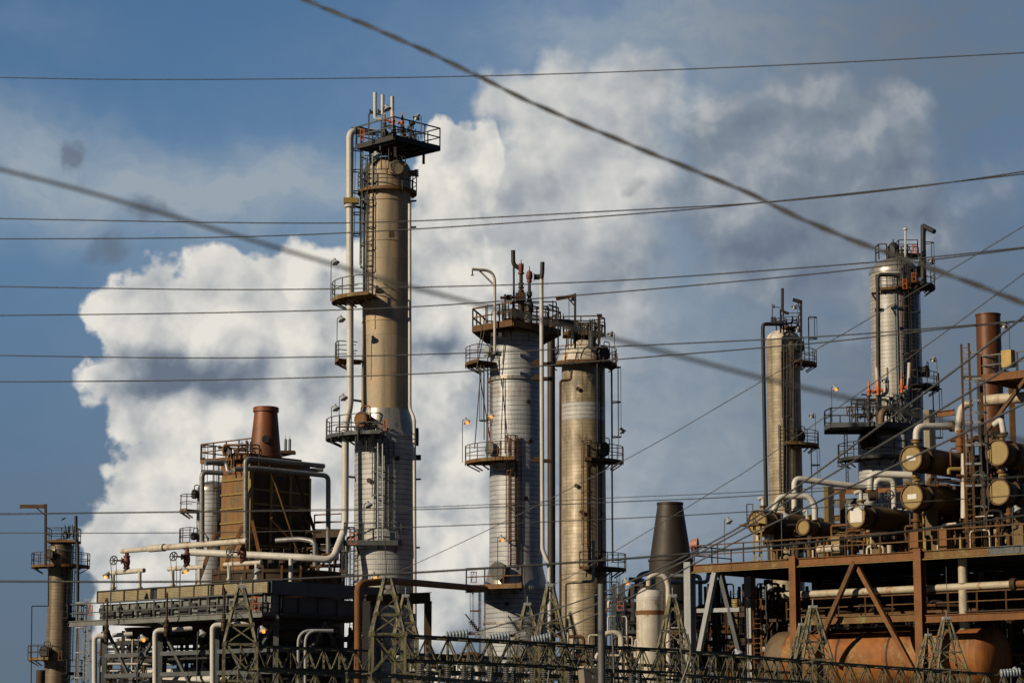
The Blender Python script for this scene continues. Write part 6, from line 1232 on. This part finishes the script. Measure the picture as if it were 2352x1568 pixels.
for i, (u0, u1, v0, v1, o0, o1, n, lab) in enumerate(((1760, 1860, 1205, 1262, 3, 6, 20, 'beneath the left exchangers'), (1860, 1990, 1190, 1262, 3, 7, 24, 'beneath and right of the smallest exchanger'), (1990, 2110, 1150, 1260, 3, 7, 26, 'left of the stacked exchangers'), (2110, 2215, 1080, 1258, 3, 6.5, 30, 'between the stacked exchangers and the tall ladder'), (2215, 2290, 960, 1255, 3, 6.5, 30, 'right of the tall ladder'), (2290, 2400, 1150, 1250, 3, 6, 22, 'under the right edge exchangers'))):
    clutter('pipework', 'rusty pipework ' + lab, u0, u1, v0, v1, YD(u0, o0), YD(u1, o1) + .5, n, 50 + i, ('rust_dark', 'rust_steel', 'dark_steel', 'rust_orange', 'cover_tan', 'black_steel', 'stained_white' if i < 3 else 'rust_dark'), (.035, .13), .6)
for i, (u0, u1, v0, v1, o0, o1, n, lab) in enumerate(((1735, 1815, 1330, 1500, 4, 8, 26, 'in the bay left of the first rust column'), (1825, 1960, 1375, 1440, 3, 8, 20, 'in the bay left of the rust A frame apex'), (1960, 2100, 1375, 1440, 3, 8, 20, 'in the bay right of the rust A frame apex'), (2110, 2250, 1370, 1440, 3, 8, 22, 'in the bay right of the second rust column'), (2250, 2400, 1370, 1560, 3, 8, 30, 'in the last bay at the right edge'), (1590, 1720, 1400, 1600, 5, 10, 30, 'low behind the pale A frame'))):
    clutter('pipework', 'dim rusty pipework ' + lab, u0, u1, v0, v1, YD(u0, o0), YD(u1, o1), n, 70 + i, ('rust_dark', 'rust_steel', 'dark_steel', 'rust_orange', 'black_steel', 'cream_paint' if i == 3 else 'rust_dark'), (.03, .11), .5)
clutter('pipework', 'grey pipework between the grey pole and the white vessel', 1425, 1480, 1370, 1600, 145, 155, 20, 90, ('grey_steel', 'dark_steel', 'rust_steel', 'stained_white'), (.03, .1))
clutter('pipework', 'grey pipework right of the white vessel', 1525, 1600, 1400, 1600, 150, 165, 20, 91, ('grey_steel', 'dark_steel', 'rust_steel', 'stained_white'), (.03, .1))
# ================================================================== SUBSTATION LATTICE
def lattice_beam(lab, pA, pB, w, dpt, n, m='olive_chord'):
    a, c = Vector(pA), Vector(pB); d = (c - a); L = d.length; d.normalize(); e = d.cross(Z).normalized(); e = e if e.y > 0 else -e; dn = -Z
    rt = root('lattice_beam', lab, 'lattice beam', a.lerp(c, .5) - Z * dpt, 'lattice beams of the substation')
    for s1 in (0, 1):
        for s2 in (0, 1): b = MB(); o_ = e * w * s1 + dn * dpt * s2; b.bar(a + o_, c + o_, .075, .075); part(b, 'chord', m, rt)
    b = MB()
    for i in range(n):
        p0, p1 = a + d * L * i / n, a + d * L * (i + 1) / n; pm = (p0 + p1) / 2
        for s1 in (0, 1): o_ = e * w * s1; b.bar(p0 + o_, pm + o_ + dn * dpt, .05, .02); b.bar(pm + o_ + dn * dpt, p1 + o_, .02, .05); b.bar(p0 + o_, p0 + o_ + dn * dpt, .045)
        for s2 in (0, 1): o_ = dn * dpt * s2; b.bar(p0 + o_, pm + e * w + o_, .05, .02); b.bar(pm + e * w + o_, p1 + o_, .05, .02)
    part(b, 'lacing', 'olive_lattice', rt); return rt
def lattice_tower(lab, u, vtop, vbase, halfU, Y, m='olive_lattice', rot=8):
    k = S(Y); c = P(u, vbase, Y); h = halfU * k; zb, zt = zv(vbase, Y), zv(vtop, Y); a0 = R(rot)
    ex, ey = Vector((math.cos(a0), math.sin(a0), 0)), Vector((-math.sin(a0), math.cos(a0), 0)); rt = root('lattice_tower', lab, 'lattice tower', (c.x, c.y, 0), 'lattice towers of the substation')
    cs = [(-1, -1), (1, -1), (1, 1), (-1, 1)]; tp = .18
    def pt(i, z):
        f_ = 1 if z <= zb else 1 + (tp - 1) * (z - zb) / (zt - zb); s = cs[i % 4]; return Vector((c.x, c.y, z)) + ex * s[0] * h * f_ + ey * s[1] * h * f_
    for i in range(4): b = MB(); b.bar(pt(i, -.1), pt(i, zb), .085); b.bar(pt(i, zb), pt(i, zt), .085); [b.box(pt(i, z_), .06, .06, .07, ex, ey) for z_ in (zb * .5, zb * .75, zb, zb + (zt - zb) * .34, zb + (zt - zb) * .62)]; part(b, 'leg', m, rt)
    b = MB(); zs = [0] + [zb * (j / 4) for j in (1, 2, 3)] + [zb, zb + (zt - zb) * .34, zb + (zt - zb) * .62, zb + (zt - zb) * .82, zt]
    for j in range(len(zs) - 1):
        for i in range(4):
            z0, z1 = zs[j], zs[j + 1]
            if z1 <= zb + .01: b.bar(pt(i, z0), pt(i + 1, z1), .045, .02); b.bar(pt(i + 1, z0), pt(i, z1), .02, .045)
            else:
                if (i + j) % 2: b.bar(pt(i, z0), pt(i + 1, z1), .045, .02)
                else: b.bar(pt(i + 1, z0), pt(i, z1), .02, .045)
            if j <= 4: b.bar(pt(i, z1), pt(i + 1, z1), .05)
    part(b, 'lacing', m, rt)
    b = MB(); b.box((c.x, c.y, zt + .02), h * tp + .05, h * tp + .05, .06, ex, ey); b.tube([(c.x, c.y, zt), (c.x, c.y, zt + .35)], .02, 6); part(b, 'cap', 'light_grey_steel', rt)
    return c, zb
lattice_tower('leftmost lattice tower, in front of the air cooler', 552, 1348, 1479, 37, 84)
lattice_tower('tallest lattice tower, below the tallest column base', 890, 1324, 1456, 37, 75)
lattice_tower('smaller lattice tower just right of the tallest one', 931, 1369, 1462, 26, 92)
lattice_tower('small lattice tower in front of the centre column', 1211.5, 1388, 1470, 26, 99)
lattice_tower('lattice tower between the centre and weathered columns', 1263.6, 1345, 1475, 31, 84)
lattice_tower('lattice tower in front of the white vessel', 1546, 1369, 1490, 30, 94)
lattice_tower('shorter lattice tower before the big tank left end', 1843, 1434, 1515, 24, 118)
lattice_tower('taller lattice tower before the big tank left end', 1869.7, 1394, 1514, 34, 104)
lattice_tower('shorter lattice tower before the big tank middle', 2134, 1458, 1535, 24, 124)
lattice_tower('taller lattice tower before the big tank middle', 2177, 1420, 1537, 34, 112)
def Yc(v, Y0, v0): return Y0 * (1700 - v0) / (1700 - v)
def lb(lab, u0, v0, Y0, u1, v1, w, dpt, n): lattice_beam(lab, P(u0, v0, Y0), P(u1, v1, Yc(v1, Y0, v0)), w, dpt, n)
lb('lattice beam joining the two left lattice towers', 592, 1482, 84, 853, 1494, .8, .75, 7)
lb('long lattice beam receding right from the tallest lattice tower', 930, 1458, 75, 1304, 1479, .9, .75, 8)
lb('lattice beam crossing below the weathered column', 1300, 1479, 82, 1560, 1492, .9, .8, 6)
lb('lattice beam below the white vessel and pale A frame', 1562, 1493, 87, 1860, 1517, .9, .85, 8)
lb('lattice beam along the foot of the big tank', 1866, 1518, 96, 2180, 1540, .9, .9, 8)
lb('lattice beam running out at the right edge', 2182, 1541, 105, 2420, 1553, .9, .9, 6)
lb('rear lattice beam behind the insulator strings', 940, 1500, 92, 1400, 1520, .8, .7, 10)
lb('rear lattice beam continuing right behind the pole', 1400, 1521, 98, 1860, 1545, .8, .8, 10)
lb('lower front lattice beam at the bottom left', 852, 1545, 66, 1300, 1580, .7, .7, 9)
lb('lower lattice beam at the left under the cooler', 592, 1536, 78, 880, 1556, .7, .7, 7)
lb('cross lattice beam low at the centre', 1010, 1540, 86, 1560, 1560, .8, .7, 12)
# insulator strings
def string(lab, u0, v0, u1, v1, Y, n=7, rU=11, group='glazed insulator strings'):
    a, c = P(u0, v0, Y), P(u1, v1, Y); d = (c - a).normalized(); L = (c - a).length; r = rU * S(Y); rt = root('insulator_string', lab, 'insulator', a, group)
    for i in range(n):
        q = a + d * L * (i + .5) / n; b = MB(); st = L / n; b.tube([q + d * st * x_ for x_ in (-.5, -.46, -.3, -.1, .1, .3, .46, .5)], [.01, r * .6, r * .92, r, r, r * .92, r * .6, .01], 24, cap=False); part(b, 'disc', 'insulator_glaze', rt)
    b = MB(); b.cyl(a - d * .1, c + d * .18, .03, n=8); b.cyl(c + d * .02, c + d * .12, .06, n=8); part(b, 'pin', 'rust_steel', rt)
string('left string of pale discs before the centre column', 1024, 1460, 1076, 1454, 79); string('middle string of pale discs before the centre column', 1123, 1466, 1172, 1459, 81); string('right string of pale discs below the lattice tower', 1221, 1471, 1267, 1462, 83); string('string of pale discs at the lower right corner', 2297, 1546, 2345, 1542, 100, 7, 10)
for i, (u0, v0, u1, v1, lab) in enumerate(((1069, 1409, 1098, 1448, 'left'), (1167, 1413, 1191, 1448, 'middle'), (1262, 1425, 1284, 1448, 'right'))):
    Y = 80 + 2 * i; rt = root('disconnect_switch', 'tilted dark ribbed switch, %s of three above the strings' % lab, 'switch', P(u1, v1, Y), 'disconnect switches'); a, c = P(u0, v0, Y), P(u1, v1, Y); d = c - a
    b = MB(); b.cyl(a, a + d * .35, .025, n=6); part(b, 'rod', 'black_steel', rt); b = MB()
    for j in range(5): q = a + d * (.4 + j * .12); b.cyl(q, q + d * .05, .085, n=14); b.cyl(q, q + d * .12, .04, n=8)
    part(b, 'ribbed_insulator', 'grey_steel', rt); b = MB(); q = c + Vector((0, 0, -.02)); b.bar(q, q + Vector((-.1, 0, -.18)), .04); b.bar(q, q + Vector((.25, 0, -.08)), .06, .12); b.bar(q + Vector((-.1, 0, -.18)), q + Vector((.25, 0, -.1)), .04); part(b, 'clamp', 'light_grey_steel', rt)
PLB = ['leftmost ribbed post below the lattice right of the tallest lattice tower', 'second ribbed post right of the tallest lattice tower', 'ribbed post below the portal frame leg', 'ribbed post left of the centre column foot', 'ribbed post at the left edge of the centre column', 'ribbed post below the left insulator string', 'ribbed post under the middle insulator string', 'ribbed post right of the middle insulator string', 'ribbed post under the right insulator string', 'ribbed post below the weathered column', 'ribbed post left of the beige box', 'ribbed post right of the grey pole', 'second ribbed post right of the grey pole', 'ribbed post below the white vessel', 'ribbed post right of the white vessel foot']
for u, lab in zip((966, 984, 1028, 1066, 1083, 1125, 1163, 1181, 1223, 1250, 1307, 1390, 1405, 1450, 1470), PLB):
    Y = 82 + (u - 966) * .02; c = P(u, 1530, Y); zt_ = zv(1530, Y); b = MB(); pr = []; z_ = zt_ - 1.6; 
    while z_ < zt_: pr += [(.06, z_), (.125, z_ + .03), (.125, z_ + .04), (.06, z_ + .06)]; z_ += .075
    b.lathe(c, pr, 14, True); rt = root('post_insulator', lab, 'insulator', (c.x, c.y, 0), 'ribbed post insulators'); part(b, 'ribbed_stack', 'post_insulator', rt)
    b = MB(); b.cyl((c.x, c.y, 0), (c.x, c.y, zt_ - 1.6), .05, n=8); b.cyl((c.x, c.y, zt_), (c.x, c.y, zt_ + .1), .07, n=10); part(b, 'pedestal', 'grey_steel', rt)
q = P(1381, 1340, 66); b = MB(); b.tube([(q.x, q.y, 0), (q.x, q.y, q.z)], [.12, .095], 14); solo(b, 'steel_pole', 'plain grey pole before the weathered column foot', 'pole', 'grey_pole')
rt = root('junction_box', 'beige box tilted on the lattice below the weathered column', 'box', P(1352, 1562, 80)); b = MB(); b.box(P(1354, 1555, 80), .3, .2, .3, (1, .5, .12), (-.5, 1, 0)); part(b, 'housing', 'box_beige', rt); b = MB(); b.box(P(1365, 1553, 79.55), .07, .01, .05, (1, .5, .12), (-.5, 1, 0)); part(b, 'nameplate', 'light_grey_steel', rt)
# ================================================================== WIRES
def wire(lab, pts, Y, rU, m='wire_grey', Y1=None, group='overhead wires', name='overhead_wire', twist=None):
    """pts: (u,v); smooth curve through them; Y..Y1 depth along it"""
    n = len(pts); out = []; Y1 = Y1 or Y; P0 = pts[0]; u0, u1 = pts[0][0], pts[-1][0]
    def cr(p0, p1, p2, p3, t): return .5 * ((2 * p1) + (-p0 + p2) * t + (2 * p0 - 5 * p1 + 4 * p2 - p3) * t * t + (-p0 + 3 * p1 - 3 * p2 + p3) * t ** 3)
    for i in range(n - 1):
        a, b_, c, d = pts[max(0, i - 1)], pts[i], pts[i + 1], pts[min(n - 1, i + 2)]
        k_ = 10
        for j in range(k_ + (i == n - 2)):
            t = j / k_; u = cr(a[0], b_[0], c[0], d[0], t); v = cr(a[1], b_[1], c[1], d[1], t); f_ = (u - u0) / (u1 - u0); out.append(P(u, v, Y + (Y1 - Y) * f_))
    if pts[0][0] < 700: out.insert(0, out[0] + (out[0] - out[2]).normalized() * 35)
    out.append(out[-1] + (out[-1] - out[-3]).normalized() * 35)
    b = MB(); r = rU * S(Y)
    if twist:
        amp, per = twist; L = 0; o2 = []; o3 = []; dense = []
        for i in range(len(out) - 1):
            seg = max(2, int((out[i + 1] - out[i]).length / (per / 8)))
            for j in range(seg): dense.append(out[i].lerp(out[i + 1], j / seg))
        for i in range(len(dense) - 1):
            L += (dense[i + 1] - dense[i]).length; ph = 2 * math.pi * L / per; w = Z * math.cos(ph) * amp + Vector((0, 1, 0)) * math.sin(ph) * amp; o2.append(dense[i] + w); o3.append(dense[i] - w)
        rt = root(name, lab, 'wire', dense[0], group)
        b.tube(o2, r, 8); part(b, 'strand', m, rt); b = MB(); b.tube(o3, r * .8, 8); part(b, 'strand', m, rt); return
    b.tube(out, r, 6); solo(b, name, lab, 'wire', m, group)
wire('highest thin wire, crossing above the tallest column', [(-60, 177), (380, 183), (1100, 175), (1750, 152), (2420, 118)], 60, 1.2, Y1=50)
wire('upper of the pair crossing the tan shell', [(-60, 501), (600, 512), (940, 508), (1400, 485), (1770, 464), (2100, 430), (2420, 384)], 60, 1.4, Y1=50)
wire('lower of the pair crossing the tan shell', [(-60, 549), (500, 545), (940, 527), (1500, 488), (1900, 450), (2420, 392)], 61, 1.4, Y1=51)
wire('wire passing just above the left mid platform of the tallest column', [(-60, 657), (500, 665), (940, 660), (1400, 645), (1881, 612), (2175, 587), (2420, 560)], 60, 1.4, Y1=50)
wire('wire passing just under the left mid platform of the tallest column', [(-60, 725), (500, 718), (940, 705), (1400, 672), (1881, 628), (2175, 592.4), (2420, 562)], 61, 1.4, Y1=51)
wire('wire crossing the dome of the weathered column', [(-60, 815), (500, 822), (1030, 812), (1470, 793), (1881, 773), (2175, 751), (2420, 729)], 60, 1.4, Y1=50)
wire('wire crossing just below the dome of the weathered column', [(-60, 877), (500, 872), (1030, 855), (1470, 821), (1881, 787), (2175, 754.6), (2420, 731)], 61, 1.4, Y1=51)
wire('finest wire of the close lower pair', [(-60, 1179.5), (900, 1166), (1400, 1143), (1762, 1127), (2420, 1088)], 60, .8, 'wire_black', Y1=52)
wire('thicker wire of the close lower pair', [(-60, 1181.5), (700, 1172.5), (1029, 1167.6), (1470, 1150), (1676, 1141), (1962, 1122), (2420, 1090)], 60, 1.1, 'wire_black', Y1=52)
wire('wire crossing above the lowest platform of the tallest column', [(-60, 1223), (520, 1222), (1029, 1207), (1470, 1188), (1676, 1177), (2060, 1155), (2420, 1132)], 60, 1.1, 'wire_black', Y1=52)
wire('thick black cable running above the perforated guards', [(-60, 1334), (500, 1334), (940, 1315), (1400, 1285), (1700, 1260), (2000, 1230), (2420, 1174)], 50, 2.6, 'wire_black', Y1=44)
for lab, pts in (('upper of three conductors climbing right from the insulators', [(1080, 1455), (1382, 1361), (1676, 1223), (1871, 1088), (2205, 841), (2420, 672)]), ('middle of three conductors climbing right from the insulators', [(1176, 1456), (1382, 1381), (1676, 1232), (1860, 1119), (2205, 913), (2420, 775)]), ('lowest of three conductors climbing right from the insulators', [(1272, 1457), (1470, 1360), (1676, 1251), (1852, 1165), (2205, 998), (2420, 893)])):
    wire(lab, pts, 79, 1.5, 'wire_alu', Y1=38, group='conductors climbing right')
wire('upper thin guy wire rising right from the tallest lattice tower', [(893, 1322), (1144, 1205), (1470, 1037), (1750, 875), (2050, 700), (2420, 478)], 75, .75, 'wire_alu', Y1=45, group='thin rising guy wires')
wire('lower thin guy wire rising right from the middle lattice tower', [(1266, 1345), (1382, 1283), (1656, 1117), (1760, 1050), (2130, 792), (2420, 577)], 84, .75, 'wire_alu', Y1=50, group='thin rising guy wires')
wire('big blurred twisted cable crossing the upper sky', [(640, -30), (705, 2), (860, 66), (1000, 128), (1110, 181), (1230, 240), (1400, 313), (1560, 378), (1700, 435), (1840, 502), (1960, 552), (2110, 606), (2230, 650), (2420, 722)], 19, 3.3, 'wire_black', Y1=16, group='blurred foreground cables', twist=(.0105, .62))
wire('big blurred cable sloping across the tallest column', [(-60, 374), (180, 435), (400, 498), (600, 558), (800, 618), (900, 648), (1080, 694), (1390, 773), (1600, 828), (1750, 868), (1900, 903), (2120, 955), (2420, 1030)], 12, 4.6, 'wire_black', Y1=10.5, group='blurred foreground cables')
for u, lab in ((1206.5, 'thin lead rising from the small lattice tower'), (887, 'thin lead above the tallest lattice tower'), (2176, 'thin wire loop lead on the taller tank lattice tower')):
    v0, v1 = {1206.5: (1296, 1388), 887: (1230, 1322), 2176: (1300, 1420)}[u]; b = MB(); Y = {1206.5: 99, 887: 75, 2176: 112}[u]; b.tube([P(u - 3, v0, Y), P(u - 1, (v0 + v1) / 2, Y), P(u + 1, v1, Y)], .016, 5); solo(b, 'hanging_lead', lab, 'wire', 'wire_grey')
for i, pts in enumerate(([(1262 - 6, 1458), (1266, 1500), (1258, 1568), (1250, 1640)], [(1406, 1452), (1409, 1500), (1412, 1640)], [(1128, 1460), (1131, 1520), (1122, 1600)], [(1580 - 1, 1455), (1589, 1500), (1568, 1560), (1540, 1640)], [(1560, 1420), (1562, 1470), (1570, 1560)])):
    w_ = ('below the right insulator string', 'right of the grey pole', 'below the left insulator string', 'right of the vessel lattice tower', 'down the white vessel')[i]
    b = MB(); ps = [P(u, v, 83) for u, v in pts]; b.tube(fillet(ps, .4), .035 if i < 4 else .02, 6); solo(b, 'jumper_cable', 'grey jumper cable hanging ' + w_, 'cable', 'wire_alu', 'jumper cables')
print('LASTU', len(bpy.data.objects))
